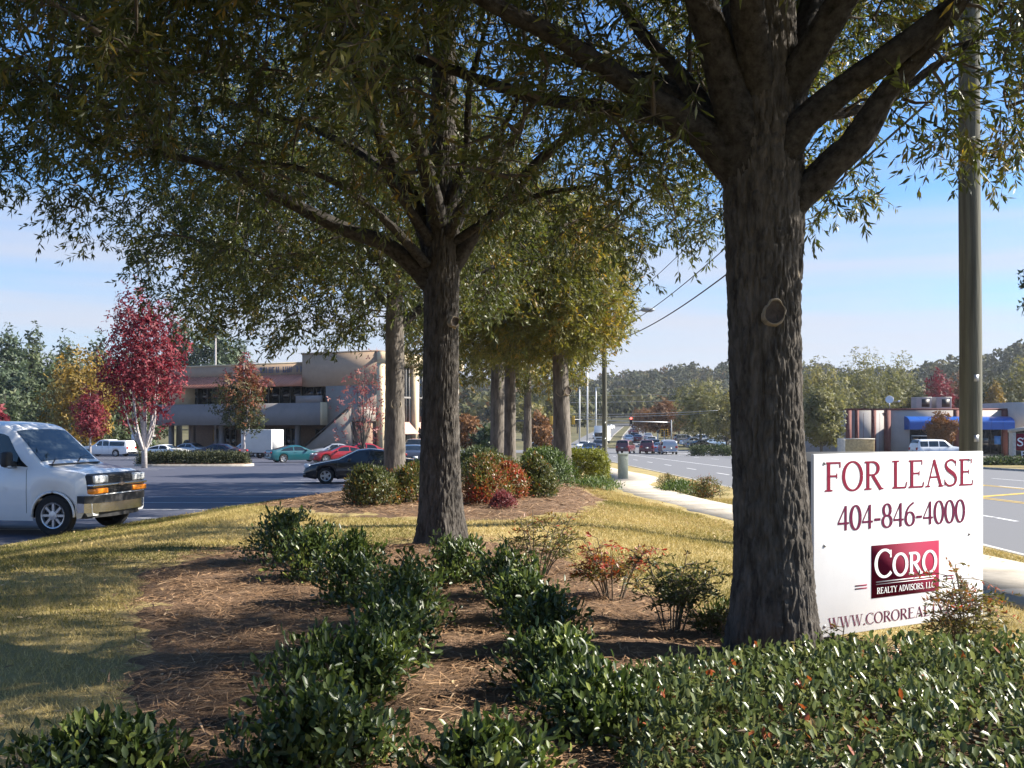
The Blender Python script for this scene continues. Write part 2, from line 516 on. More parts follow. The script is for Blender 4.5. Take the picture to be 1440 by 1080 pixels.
bed_front = catmull([(-1.9, 2.2), (-1.95, 4.3), (-1.97, 4.9), (-2.05, 5.5), (-2.3, 6.2), (-2.75, 7.3), (-3.3, 8.9), (-3.65, 10.2), (-3.2, 11.2), (-2.3, 11.35), (-1.6, 11.1), (-1.3, 12.2), (-.6, 12.6), (.1, 12.0), (.5, 11.2), (.85, 9.8), (1.4, 8.4), (2.2, 7.6), (3.2, 7.3), (4.3, 6.4), (4.8, 4.5), (4.3, 2.2), (1.2, 1.4), (-1.9, 2.2)], 160)[:-1]
bed_rear = catmull([(-4.05, 17.3), (-3.2, 16.0), (-2.3, 15.3), (-.9, 14.7), (.4, 15.1), (1.3, 17.3), (2.0, 22), (1.9, 30), (1.6, 40), (.4, 52), (-2.4, 53), (-3.2, 42), (-4.3, 34), (-5.0, 26), (-4.9, 20), (-4.05, 17.3)], 140)[:-1]
def ragged(P, a):
    t = unit(np.roll(P, -1, 0) - np.roll(P, 1, 0)); nn = np.stack([t[:, 1], -t[:, 0]], 1)
    w = (vnoise(P[:, 0] * 2.1, P[:, 1] * 2.1, 4) - .5) + .7 * (vnoise(P[:, 0] * 6, P[:, 1] * 6, 14) - .5)
    return P + nn * (w * a)[:, None]
bed_front = ragged(catmull(np.concatenate([bed_front, bed_front[:1]]), 420)[:-1], .30); bed_rear = ragged(bed_rear, .45)
def in_poly(P, x, y):
    x, y = np.asarray(x), np.asarray(y)
    r = np.zeros(x.shape, bool)
    a = P; b = np.roll(P, -1, 0)
    for (x0, y0), (x1, y1) in zip(a, b):
        if y0 == y1: continue
        c = ((y0 > y) != (y1 > y)) & (x < (x1 - x0) * (y - y0) / (y1 - y0) + x0)
        r ^= c
    return r
def bed_lift(x, y): return 0.02
def make_bed(name, P, c, rings):
    s = np.linspace(0, 1, rings + 1)[1:]
    XY = c + (P[None] - c) * s[:, None, None]
    n1 = vnoise(XY[..., 0] * 5, XY[..., 1] * 5, 3) - 0.5; n2 = vnoise(XY[..., 0] * 17, XY[..., 1] * 17, 9) - 0.5
    Z = lawn_z(XY[..., 0], XY[..., 1]) + 0.045 * (1 - s ** 10)[:, None] - 0.008 + (n1 * .05 + n2 * .02) * (1 - s ** 10)[:, None]
    m = len(P)
    V = np.concatenate([np.concatenate([XY, Z[..., None]], -1).reshape(-1, 3), [[c[0], c[1], float(lawn_z(c[0], c[1])) + 0.04]]])
    i = np.arange(rings - 1)[:, None] * m; j = np.arange(m)[None]; k = (j + 1) % m
    q = np.stack([i + j, i + k, i + m + k, i + m + j], -1).reshape(-1, 4)
    t = np.stack([np.full(m, len(V) - 1), np.arange(m), (np.arange(m) + 1) % m], 1)
    me = np_mesh(name, V, [q, t], smooth=True)
    bm = bmesh.new(); bm.from_mesh(me); bmesh.ops.recalc_face_normals(bm, faces=bm.faces)
    bm.faces.ensure_lookup_table()
    if bm.faces[0].normal.z < 0: bmesh.ops.reverse_faces(bm, faces=bm.faces)
    bm.to_mesh(me); bm.free()
    return tag(link(name, me, m_soil), kind='structure')
make_bed('mulch_bed', bed_front, np.array([-.3, 7.0]), 34)
make_bed('rear_mulch_bed', bed_rear, np.array([-1.2, 28.0]), 50)

path_c = catmull([(6.7, 4), (6.45, 8), (6.05, 12), (5.45, 16), (4.8, 19.6), (4.05, 23.5), (3.6, 27), (3.45, 31), (3.6, 34.5), (4.3, 37.5), (5.0, 40.5), (5.2, 45), (4.9, 50), (4.7, 58), (4.8, 66), (5.0, 74)], 50)
path_t = unit(np.gradient(path_c, axis=0)); path_n = np.stack([path_t[:, 1], -path_t[:, 0]], 1)
walk = empty('sidewalk', (0, 0, 0)); tag(walk, kind='structure')
hw = 1.0
bedV = []
for s_ in (-1, 1): bedV.append(np.column_stack([path_c + s_ * path_n * (hw - .01), lawn_z(path_c[:, 0], path_c[:, 1]) + 0.022]))
ii = np.arange(49)
link('joint_bed', np_mesh('joint_bed', np.concatenate(bedV), [np.stack([ii, 50 + ii, 51 + ii, 1 + ii], 1)]), m_kerb, walk)
for a in range(49):
    p0, p1 = path_c[a], path_c[a + 1]
    d = (p1 - p0) / np.linalg.norm(p1 - p0) * 0.009
    V = []
    for z_ in (-0.06, 0.045):
        for p, nn, sg in ((p0 + d, path_n[a], -1), (p0 + d, path_n[a], 1), (p1 - d, path_n[a + 1], 1), (p1 - d, path_n[a + 1], -1)):
            qx = p + nn * sg * hw
            V.append((qx[0], qx[1], float(lawn_z(p[0], p[1])) + z_ + 0.004 * math.sin(a * 7.3)))
    Acc().add(V, f4=[(4, 5, 6, 7), (0, 1, 5, 4), (1, 2, 6, 5), (2, 3, 7, 6), (3, 0, 4, 7)]).obj('concrete_slab', m_conc, walk)
def on_path(x, y, m=0.05):
    d = np.min((x[:, None] - path_c[None, :, 0]) ** 2 + (y[:, None] - path_c[None, :, 1]) ** 2, axis=1)
    return d < (hw + m) ** 2

# planting island in the lot
ix0, iy0, _ = ground_at(262, 656)
isl = np.array([(math.cos(t), math.sin(t)) for t in np.linspace(0, 2 * PI, 40, endpoint=False)])
isl = np.sign(isl) * np.abs(isl) ** 0.6 * np.array([3.9, 1.3]) + np.array([ix0 + .1, iy0 + 1.4])
zi = float(zb(iy0))
tag(Acc().prism([tuple(p) for p in isl], zi - .2, zi + .13).obj('island_kerb', m_kerb), kind='structure')
isl_in = (isl - isl.mean(0)) * np.array([.95, .88]) + isl.mean(0)
tag(Acc().prism([tuple(p) for p in isl_in], zi - .2, zi + .17).obj('island_soil', m_soil), kind='structure')

# hills
def hill_z(X, Y):
    h = 24 * np.exp(-((X - 150) / 105) ** 2 - ((Y - 600) / 110) ** 2)
    h = h + 34 * np.exp(-((X - 268) / 80) ** 2 - ((Y - 420) / 90) ** 2)
    h = h + 14 * np.exp(-((X + 40) / 120) ** 2 - ((Y - 640) / 100) ** 2)
    return zb(Y) - 0.6 + h
hills = link('hills', grid_mesh('hills', np.linspace(-300, 700, 60), np.linspace(260, 1000, 50), hill_z), m_earth); tag(hills, kind='structure')
# ------------------------------------------------------------------ vegetation materials
m_bark = mat('oak_bark', (0.080, 0.072, 0.064), 0.95, spec=0.06, var=0.6, vscale=22, bump=0.8, bscale=110, bdist=0.01, stretch=(1, 1, 0.25))
m_bark2 = mat('grey_bark', (0.135, 0.118, 0.10), 0.95, spec=0.2, var=0.5, vscale=10, bump=0.6, bscale=50, bdist=0.012, stretch=(1, 1, 0.25))
m_limb = mat('oak_limb_bark', (0.046, 0.042, 0.038), 0.95, spec=0.06, var=0.6, vscale=20, bump=0.8, bscale=110, bdist=0.008)
m_twig = mat('twig_bark', (0.09, 0.075, 0.06), 0.9, spec=0.2)
m_scar = mat('scar_wood', (0.25, 0.205, 0.145), 0.9, var=0.35, vscale=20, bump=0.4, bscale=50)
m_scar_in = mat('scar_heart', (0.075, 0.058, 0.048), 0.95, var=0.4, vscale=25, bump=0.5, bscale=40)
m_palebark = mat('pale_bark', (0.42, 0.38, 0.36), 0.9, var=0.3, vscale=8)
lf_oak = leaf_mat('oak_leaf', [(0, (0.034, 0.044, 0.010)), (0.55, (0.068, 0.080, 0.018)), (0.85, (0.115, 0.108, 0.024)), (1, (0.21, 0.14, 0.03))], 0.45, 0.38, 0.45)
lf_oak_gold = leaf_mat('golden_oak_leaf', [(0, (0.075, 0.085, 0.019)), (0.5, (0.155, 0.152, 0.033)), (0.85, (0.26, 0.20, 0.04)), (1, (0.34, 0.20, 0.045))], 0.5, 0.35, 0.4)
lf_oak_mid = leaf_mat('yellowing_oak_leaf', [(0, (0.055, 0.062, 0.016)), (0.5, (0.10, 0.10, 0.026)), (0.85, (0.17, 0.14, 0.03)), (1, (0.24, 0.15, 0.04))], 0.5, 0.35, 0.4)
lf_green = leaf_mat('green_leaf', [(0, (0.030, 0.045, 0.018)), (0.6, (0.062, 0.085, 0.030)), (1, (0.11, 0.12, 0.04))], 0.6, 0.2)
lf_pine = leaf_mat('pine_needles', [(0, (0.030, 0.050, 0.024)), (0.6, (0.060, 0.085, 0.038)), (1, (0.10, 0.115, 0.05))], 0.6, 0.15)
lf_yelgreen = leaf_mat('yellow_green_leaf', [(0, (0.08, 0.085, 0.025)), (0.5, (0.16, 0.15, 0.045)), (1, (0.25, 0.19, 0.06))], 0.6, 0.3)
lf_yellow = leaf_mat('yellow_leaf', [(0, (0.12, 0.09, 0.018)), (0.5, (0.24, 0.155, 0.025)), (1, (0.34, 0.19, 0.028))], 0.6, 0.3, .3, 1.4)
lf_red = leaf_mat('crimson_leaf', [(0, (0.08, 0.010, 0.016)), (0.5, (0.165, 0.018, 0.027)), (1, (0.25, 0.035, 0.040))], 0.6, 0.28, 0.3, 1.35)
lf_redgreen = leaf_mat('red_and_green_leaf', [(0, (0.035, 0.048, 0.014)), (0.42, (0.07, 0.065, 0.018)), (0.6, (0.15, 0.06, 0.02)), (1, (0.19, 0.025, 0.032))], 0.6, 0.25, 0.3, 1.3)
lf_hazel = leaf_mat('olive_gold_leaf', [(0, (0.075, 0.08, 0.026)), (0.5, (0.145, 0.14, 0.048)), (1, (0.22, 0.185, 0.07))], 0.65, 0.3)
lf_dull = leaf_mat('dull_pink_leaf', [(0, (0.13, 0.035, 0.04)), (0.5, (0.20, 0.06, 0.06)), (1, (0.26, 0.10, 0.07))], 0.6, 0.3)
lf_rust = leaf_mat('rust_leaf', [(0, (0.09, 0.042, 0.018)), (0.5, (0.17, 0.078, 0.028)), (1, (0.24, 0.12, 0.04))], 0.65, 0.25, 0.3, 1.4)
lf_forest = leaf_mat('forest_leaf', [(0, (0.034, 0.042, 0.016)), (0.5, (0.064, 0.068, 0.024)), (0.8, (0.115, 0.095, 0.032)), (1, (0.17, 0.085, 0.03))], 0.75, 0.1, .15)

# ------------------------------------------------------------------ oaks along the road
def bark_mesh(name, pts, radii, nang, nrow, amp, k=11.0, kv=14.0, seed=0, flare=0.0, cap=True, warp=0.05):
    P = catmull(pts, nrow); r = np.interp(np.linspace(0, 1, nrow), np.linspace(0, 1, len(radii)), radii)
    T = unit(np.gradient(P, axis=0))
    ref = np.array([1.0, 0, 0]) if abs(T[0, 0]) < 0.85 else np.array([0, 0, 1.0])
    A = unit(ref - (T * ref).sum(1, keepdims=True) * T); B = np.cross(T, A)
    th = np.linspace(0, 2 * PI, nang, endpoint=False)
    s = np.concatenate([[0], np.cumsum(np.linalg.norm(np.diff(P, axis=0), axis=1))])
    TH, S = np.meshgrid(th, s)
    cx, cy = np.cos(TH) * k, np.sin(TH) * k
    wob = vnoise(cx * .4 + 9, cy * .4, S * 2.2 + seed) * 2.2
    n1 = vnoise(cx + wob, cy + seed, S * kv)
    n2 = vnoise(cx * 2.3 + wob * 2, cy * 2.3 + 5 + seed, S * kv * 2.6)
    ridge = 1 - np.abs(2 * n1 - 1) ** 0.7
    n3 = vnoise(cx * 1.6 + wob + 31, cy * 1.6 - seed, S * kv * 1.9)
    fur = np.exp(-((2 * n1 - 1) / .26) ** 2); fur2 = np.exp(-((2 * n3 - 1) / .20) ** 2)
    h = amp * (.25 - fur * .85 - fur2 * .38 + (n2 - .5) * .45)
    big = 1 + warp * (vnoise(np.cos(TH) * 1.3 + 3, np.sin(TH) * 1.3 + seed, S * 0.9) - .5) * 2
    rr = r[:, None] * big
    if flare:
        lob = 0.65 + 0.35 * np.cos(TH * 5 + seed * 1.7 + 1.1 * np.sin(TH * 2))
        rr = rr * (1 + flare * np.exp(-S / 0.26) * lob)
    rr = rr + h
    V = P[:, None] + rr[..., None] * (np.cos(TH)[..., None] * A[:, None] + np.sin(TH)[..., None] * B[:, None])
    i = np.arange(nrow - 1)[:, None] * nang; j = np.arange(nang)[None]; kk = (j + 1) % nang
    q = np.stack([i + j, i + kk, i + nang + kk, i + nang + j], -1).reshape(-1, 4)
    V = np.concatenate([V.reshape(-1, 3), [P[-1] + T[-1] * r[-1] * .4]])
    t = np.stack([(nrow - 1) * nang + np.arange(nang), (nrow - 1) * nang + (np.arange(nang) + 1) % nang, np.full(nang, len(V) - 1)], 1)
    return np_mesh(name, V, [q, t], smooth=True)

def scar(parent, c, n, r, tilt=1.15):
    """healed branch cut: a raised lip round a sunken face"""
    n = Vector(n).normalized()
    q = n.to_track_quat('Z', 'Y').to_matrix()
    def put(V): return np.array([(q @ Vector(v))[:] for v in V]) + np.asarray(c)
    a = Acc(); a.lathe([(r * 1.28, -.05), (r * 1.15, -.012), (r * 1.06, .006), (r * .98, .010), (r * .90, -.006)], 40)
    V = a.V[0]; V[:, 1] *= tilt; V *= (1 + .75 * (vnoise(V[:, 0] / r * 1.3 + c[0] * 9, V[:, 1] / r * 1.3, 1)[:, None] - .5)); a.V[0] = put(V)
    o = a.obj('branch_scar', m_scar, parent, smooth=True)
    b = Acc(); b.lathe([(r * .93, .002), (r * .75, -.010), (r * .4, -.014), (0.001, -.012)], 32); V = b.V[0]; V[:, 1] *= tilt; V *= (1 + .75 * (vnoise(V[:, 0] / r * 1.3 + c[0] * 9, V[:, 1] / r * 1.3, 1)[:, None] - .5)); b.V[0] = put(V)
    b.obj('scar_face', m_scar_in, o, smooth=True)

def oak(label, trunk_pts, trunk_r, limbs, sample, nclump, twigs, per, Ln, W, leafm, seed, barkm, tq, amp=0.018, scars=(), twig_len=0.42, tri=False, thin_above=99, group='oak trees in the grass strip', limb_q=(40, 64), tint_fn=None):
    r = np.random.default_rng(seed)
    root = empty('oak_tree', trunk_pts[0])
    tag(root, label, 'tree', group)
    o0 = np.array(trunk_pts[0])
    def fix(o):                                      # children are built in world coordinates
        o.matrix_parent_inverse = Matrix.Translation(-Vector(trunk_pts[0])); return o
    fix(link('trunk', bark_mesh('trunk', trunk_pts, trunk_r, tq[0], tq[1], amp, seed=seed, flare=0.55), barkm, root))
    nodes = [catmull(trunk_pts, 40)[14:]]
    axis = np.array(trunk_pts)
    for L in limbs:
        L = np.array(L, float)
        me = bark_mesh('limb', L[:, :3], L[:, 3], limb_q[0], limb_q[1], amp * .62, k=max(2.5, 46 * L[:, 3].mean()), kv=10, seed=seed + len(nodes), warp=.12)
        fix(link('limb', me, m_limb, root))
        nodes.append(catmull(L[:, :3], 30)[4:])
    for c, n, rad in scars:
        before = set(root.children)
        scar(root, c, n, rad)
        for ch in root.children:
            if ch not in before: fix(ch)
    nodes = list(np.concatenate(nodes))
    C = sample(r, nclump)
    N0 = np.array(nodes)
    order = np.argsort([np.min(np.linalg.norm(N0 - c, axis=1)) for c in C])
    C = C[order]
    cap = np.zeros((len(N0) + len(C) * 4, 3)); cap[:len(N0)] = N0; m = len(N0)
    br = Acc()
    ax_xy = axis[-1][:2]
    for c in C:
        d = np.linalg.norm(cap[:m] - c, axis=1)
        ra = np.linalg.norm(cap[:m, :2] - ax_xy, axis=1); rc = np.linalg.norm(c[:2] - ax_xy)
        p = cap[np.argmin(d + 0.6 * np.maximum(0, ra - rc) + .25 * np.maximum(0, cap[:m, 2] - c[2]))]
        dist = np.linalg.norm(c - p)
        mid = p + (c - p) * .5 + np.array([0, 0, .10 * dist]) + r.normal(size=3) * .07 * dist
        pts = catmull([p, mid, c], 6)
        w = min(.012 + .011 * dist, .045)
        br.tube(pts[::2] if dist < .8 else pts, np.linspace(w, .005, 3 if dist < .8 else 6), 4, caps=False)
        cap[m:m + 4] = pts[2:]; m += 4
    o = fix(br.obj('branches', m_twig, root)); tag(o, kind='stuff')
    # twigs and leaves
    n = len(C)
    out = C - np.array([ax_xy[0], ax_xy[1], 0]); out[:, 2] = 0; out = unit(out)
    D = unit(out[:, None] * .55 + r.normal(size=(n, twigs, 3)) * .75 + np.array([0, 0, -.18]))
    TL = r.uniform(.55, 1.25, size=(n, twigs, 1)) * twig_len
    B0 = C[:, None] + r.normal(size=(n, twigs, 3)) * .10
    tip = B0 + D * TL + np.array([0, 0, -.10]) * TL * r.uniform(0, 1.6, size=(n, twigs, 1))
    tw = Acc()
    b = B0.reshape(-1, 3); t = tip.reshape(-1, 3); dd = unit(t - b)
    s1 = unit(np.cross(dd, r.normal(size=b.shape))); s2 = np.cross(dd, s1)
    rad = .0045
    V = np.stack([b + s1 * rad, b - s1 * rad, t], 1).reshape(-1, 3)
    tw.add(V, f3=np.arange(len(V)).reshape(-1, 3))
    o = fix(tw.obj('twigs', m_twig, root)); tag(o, kind='stuff')
    u = r.uniform(.08, 1.02, size=(n, twigs, per, 1))
    P = B0[:, :, None] * (1 - u) + tip[:, :, None] * u
    side = unit(r.normal(size=(n, twigs, per, 3)))
    LD = unit(D[:, :, None] * .75 + side * .75 + np.array([0, 0, -.28]))
    base_t = np.clip(r.normal(.42, .22, size=(n, 1, 1)) + r.normal(0, .16, size=(n, twigs, per)), 0, 1)
    if tint_fn is not None: base_t = np.clip(base_t + tint_fn(C)[:, None, None], 0, 1)
    P, LD, base_t = P.reshape(-1, 3), LD.reshape(-1, 3), base_t.reshape(-1)
    big = np.ones(len(P))
    if thin_above < 90:                                # far up, fewer but larger leaves
        hi = P[:, 2] > thin_above; keep = ~hi | (r.random(len(P)) < .62); big[hi] = 1.7
        P, LD, base_t, big = P[keep], LD[keep], base_t[keep], big[keep]
    NL = len(P)
    V, q, tt = leaves(P, LD, Ln * big * r.uniform(.7, 1.2, NL), W * big * r.uniform(.8, 1.2, NL), base_t, r=r)
    if tri:
        V = V.reshape(-1, 4, 3)[:, [0, 1, 2]]; V[:, 1] += (V[:, 1] - V[:, 0]) * .25; V = V.reshape(-1, 3)
        q = np.arange(len(V)).reshape(-1, 3); tt = np.repeat(base_t, 3)
    o = fix(link('crown', np_mesh('crown', V, [q], tt), leafm, root)); tag(o, kind='stuff')
    return root

def ellipsoid_sampler(c, rx, ry, zlo, zhi, zmid, low_fn=None, hollow=0.25, extra=None, ppow=2.0, gap=0.0, gap_top=0.0):
    """points in a rounded crown; zlo at rim of the skirt, zmid widest level"""
    def f(r, n):
        out = []
        while len(out) < n:
            p = r.uniform(-1, 1, size=(n * 4, 3))
            x = c[0] + p[:, 0] * rx; y = c[1] + p[:, 1] * ry; z = zlo + (p[:, 2] * .5 + .5) * (zhi - zlo)
            h = np.where(z > zmid, (z - zmid) / (zhi - zmid), (zmid - z) / (zmid - zlo) * .8)
            rad = np.abs(p[:, 0]) ** ppow + np.abs(p[:, 1]) ** ppow + np.abs(h) ** 2.0
            wob = .85 + .3 * vnoise(x * .8, y * .8, z * .8)
            ok = ((vnoise(x * .75 + 7, y * .75, z * .95) > gap) | (z > gap_top)) & (rad < wob) & ((rad > hollow) | (z > zmid + .3 * (zhi - zmid)))
            Q = np.stack([x, y, z], 1)
            if extra is not None: ok &= extra(Q)
            out.extend(Q[ok].tolist())
        return np.array(out[:n])
    return f

gz = lambda X, Y: float(lawn_z(X, Y))
def lim(pts):                                            # (px, py, distance, radius) -> x, y, z, radius
    return [(*at(a, b, c), d) for a, b, c, d in pts]

# the oak nearest the sign
tA = [(1.63, 6.2, gz(1.63, 6.2) - .06), (1.62, 6.2, 1.2), (1.585, 6.2, 2.0), (1.57, 6.2, 2.8), (1.57, 6.2, 3.45), (1.55, 6.22, 4.1), (1.53, 6.25, 5.2), (1.5, 6.3, 7.2)]
tAr = [.258, .232, .215, .218, .25, .245, .20, .09]
limbsA = [
    lim([(1050, 262, 6.25, 0.129), (1000, 205, 6.5, 0.099), (930, 166, 6.9, 0.067), (860, 152, 7.3, 0.055), (750, 136, 7.8, 0.046), (640, 100, 8.1, 0.040), (520, 62, 8.5, 0.030), (380, 20, 8.9, 0.017)]),
    lim([(1050, 250, 6.2, 0.138), (988, 192, 6.15, 0.099), (920, 140, 6.05, 0.073), (850, 96, 5.9, 0.063), (780, 50, 5.75, 0.055), (700, 10, 5.6, 0.046), (600, -50, 5.4, 0.030)]),
    lim([(1060, 260, 6.15, 0.146), (1022, 120, 6.05, 0.116), (990, 20, 5.9, 0.095), (960, -90, 5.7, 0.077), (930, -250, 5.4, 0.043)]),
    lim([(1085, 240, 6.2, 0.129), (1115, 120, 6.3, 0.095), (1138, 20, 6.5, 0.082), (1160, -90, 6.7, 0.065), (1190, -240, 7.0, 0.034)]),
    lim([(1090, 240, 6.15, 0.120), (1130, 175, 6.0, 0.090), (1190, 122, 5.9, 0.079), (1260, 72, 5.7, 0.071), (1325, 22, 5.6, 0.060), (1400, -50, 5.5, 0.039)]),
    lim([(1088, 308, 6.2, 0.138), (1136, 266, 6.1, 0.103), (1176, 226, 6.0, 0.093), (1208, 194, 5.95, 0.096), (1250, 127, 5.85, 0.069), (1300, 70, 5.7, 0.060), (1345, 8, 5.5, 0.052), (1400, -90, 5.2, 0.034)]),
    lim([(1105, 200, 6.25, 0.069), (1140, 168, 6.4, 0.040), (1190, 158, 6.6, 0.036), (1250, 140, 6.8, 0.033), (1325, 85, 7.0, 0.026), (1400, 40, 7.2, 0.015)]),
    lim([(1040, 215, 6.3, 0.086), (960, 110, 6.6, 0.052), (890, 30, 6.8, 0.039), (840, -60, 7.0, 0.026)]),
    lim([(1030, 175, 6.4, 0.060), (930, 122, 6.9, 0.034), (820, 92, 7.4, 0.028), (720, 60, 7.9, 0.017)]),
    [(1.55, 6.25, 3.4, 0.129), (1.5, 6.9, 4.0, 0.086), (1.3, 7.9, 4.7, 0.060), (1.0, 9.0, 5.2, 0.034)],
    [(1.55, 6.2, 3.9, 0.120), (1.2, 5.4, 4.9, 0.077), (.7, 4.3, 5.6, 0.052), (.2, 3.0, 6.0, 0.026)],
    [(1.6, 6.2, 3.9, 0.112), (2.2, 5.6, 4.9, 0.069), (3.0, 4.8, 5.7, 0.043), (3.6, 4.1, 6.2, 0.026)],
]
def extraA(Q):
    x, y, z = Q.T
    px = 720 + F * x / np.maximum(y, .5); py = 600 - F * (z - 2) / np.maximum(y, .5)
    near = y > 2.6
    # underside of the crown as it stands: low over the lawn to the left, high over the hedge to the right
    low = np.interp(x, [-4.2, -2.5, -.5, .6, 1.6, 2.6, 4.5], [4.35, 4.1, 3.75, 3.7, 3.9, 3.75, 4.2])
    Q_ = z - .704 * x
    hole = (np.abs(y - (8.5 + .1 * (x + 2.4))) < 1.0) & (Q_ > 1.7) & (Q_ < 2.9)
    clear = (np.hypot(x - 1.6, y - 5.4) < .8) & (z < 4.7)
    sparse = (px > 430) & (px < 800) & (py > 50) & (y > 6.8) & (vnoise(x * 9, y * 9, z * 9) < .58)
    sunline = 2.55 + .70 * (x - 1.85)
    return (z > low) & ~hole & ~clear & ~sparse & ((z > sunline) | (x < 1.9)) & ((y > 4.6) | (z > 4.6))
oak('old oak beside the white FOR LEASE sign, round pruning scar on its trunk', tA, tAr, limbsA,
    ellipsoid_sampler((.6, 6.6), 5.4, 4.6, 3.3, 9.6, 5.2, extra=extraA, hollow=.06, gap=.36, gap_top=5.2), 1850, 9, 18, .088, .0195, lf_oak, 11, m_bark, (270, 280), .017, thin_above=6.7,
    scars=[((1.575, 5.968, 2.70), (-.02, -1, .05), .06), ((1.765, 6.13, 2.96), (1, -.45, .1), .065)])

# the second oak, in the middle of the picture
b2 = at(622, 765, 11.7)
tB = [(b2[0], 11.7, gz(b2[0], 11.7) - .05), (-.84, 11.7, 1.4), (-.84, 11.7, 2.4), (-.83, 11.7, 3.4), (-.82, 11.7, 4.15), (-.82, 11.75, 5.3), (-.80, 11.8, 6.6), (-.8, 11.8, 8.6)]
tBr = [.262, .232, .212, .206, .225, .165, .13, .06]
limbsB = [
    lim([(608, 400, 11.7, .13), (582, 374, 11.6, .105), (540, 342, 11.4, .088), (480, 320, 11.2, .078), (400, 281, 10.9, .066), (310, 237, 10.6, .05), (220, 215, 10.3, .03)]),
    lim([(612, 385, 11.7, .12), (599, 330, 11.7, .105), (574, 270, 11.6, .095), (542, 205, 11.5, .082), (512, 130, 11.3, .065), (480, 50, 11.1, .045), (450, -20, 11, .03)]),
    lim([(615, 350, 11.75, .09), (585, 290, 11.9, .065), (535, 235, 12.2, .055), (470, 195, 12.5, .045), (380, 160, 12.9, .035), (300, 140, 13.2, .025)]),
    lim([(636, 375, 11.7, .11), (668, 328, 11.6, .085), (712, 285, 11.5, .078), (745, 240, 11.3, .066), (800, 190, 11.1, .05), (870, 150, 10.9, .03)]),
    lim([(630, 335, 11.75, .085), (665, 270, 12.0, .06), (700, 225, 12.4, .052), (735, 170, 12.8, .04), (770, 100, 13.1, .028)]),
    lim([(618, 300, 11.7, .085), (590, 200, 11.4, .065), (560, 110, 11.1, .05), (540, 20, 10.8, .032)]),
    lim([(608, 345, 11.6, .07), (572, 290, 11.2, .05), (545, 245, 10.9, .042), (530, 180, 10.6, .034), (522, 100, 10.3, .022)]),
    lim([(600, 372, 11.5, .06), (540, 308, 11.0, .045), (480, 262, 10.6, .036), (420, 236, 10.2, .028), (350, 225, 9.9, .018)]),
    lim([(632, 330, 11.5, .06), (652, 285, 11.1, .045), (690, 248, 10.7, .038), (702, 196, 10.4, .03), (728, 138, 10.1, .02)]),
    lim([(640, 340, 11.6, .055), (705, 296, 11.3, .038), (768, 272, 11.0, .03), (832, 262, 10.8, .018)]),
    lim([(628, 290, 11.6, .06), (655, 215, 11.3, .045), (660, 130, 11.0, .035), (680, 50, 10.8, .022)]),
    [(-.82, 11.7, 4.2, .12), (-1.0, 10.9, 5.0, .08), (-1.4, 9.7, 5.7, .055), (-1.9, 8.5, 6.1, .03)],
    [(-.82, 11.75, 4.4, .11), (-.6, 12.8, 5.2, .08), (-.4, 14.2, 5.8, .05), (-.2, 15.5, 6.1, .03)],
]
def extraB(Q):
    x, y, z = Q.T
    low = np.interp(x, [-6.5, -5.5, -4.3, -3.0, -1.5, 0, 1.5, 3.4], [4.65, 4.45, 4.1, 4.2, 4.3, 4.1, 4.0, 4.5])
    clear = (np.hypot(x + .83, y - 10.2) < 2.9) & (z < 6.9) & (y < 12.3)
    Q_ = z - .704 * x
    hole = (np.abs(y - (8.5 + .1 * (x + 2.4))) < 1.0) & (Q_ > 1.7) & (Q_ < 2.9)
    px = 720 + F * x / y; py = 600 - F * (z - 2) / y
    sparse = (px > 430) & (px < 800) & (py > 50) & (y < 11.4) & (vnoise(x * 9, y * 9, z * 9) < .56)
    return (z > low) & ~clear & ~hole & ~sparse
oak('tall oak standing alone at the back of the foreground shrub bed', tB, tBr, limbsB,
    ellipsoid_sampler((-1.5, 11.6), 5.6, 5.2, 3.6, 11.0, 5.8, extra=extraB, hollow=.05, gap=.42, gap_top=8.2), 1450, 9, 17, .095, .0225, lf_oak, 23, m_bark, (230, 240), .018, thin_above=8.6,
    scars=[((-.66, 11.48, 3.2), (.6, -1, .1), .05)])

def simple_oak(label, x, Y, zbase, r0, zfork, crown_c, rx, ry, zlo, zhi, zmid, leafm, seed, n, Ln, W, barkm=m_bark2, scars=(), extra=None, lean=0.0, tint=None):
    r = np.random.default_rng(seed)
    tp = [(x, Y, zbase - .05), (x + lean * .3, Y, zbase + (zfork - zbase) * .4), (x + lean * .7, Y, zbase + (zfork - zbase) * .8), (x + lean, Y, zfork), (x + lean, Y, zfork + (zhi - zfork) * .45), (x + lean, Y, zhi * .92)]
    tr = [r0 * 1.12, r0, r0 * .93, r0 * .9, r0 * .5, r0 * .15]
    L = []
    for k in range(9):
        a = k * 2.4 + r.uniform(-.3, .3); h = zfork + (zhi - zfork) * .06 * k * r.uniform(.7, 1.2)
        l = rx * r.uniform(.6, .85)
        p0 = np.array([x + lean, Y, h - .1])
        d = np.array([math.cos(a), math.sin(a), 0])
        w = r0 * (.5 - .03 * k)
        L.append([(*p0, w), (*(p0 + d * l * .3 + [0, 0, l * .22]), w * .75), (*(p0 + d * l * .65 + [0, 0, l * .42]), w * .5), (*(p0 + d * l + [0, 0, l * .5]), w * .2)])
    return oak(label, tp, tr, L, ellipsoid_sampler(crown_c, rx, ry, zlo, zhi, zmid, extra=extra, hollow=.06), n, 8, 12, Ln, W, leafm, seed, barkm, (72, 100), .016, scars, twig_len=.55, tri=True, limb_q=(14, 24), tint_fn=tint)

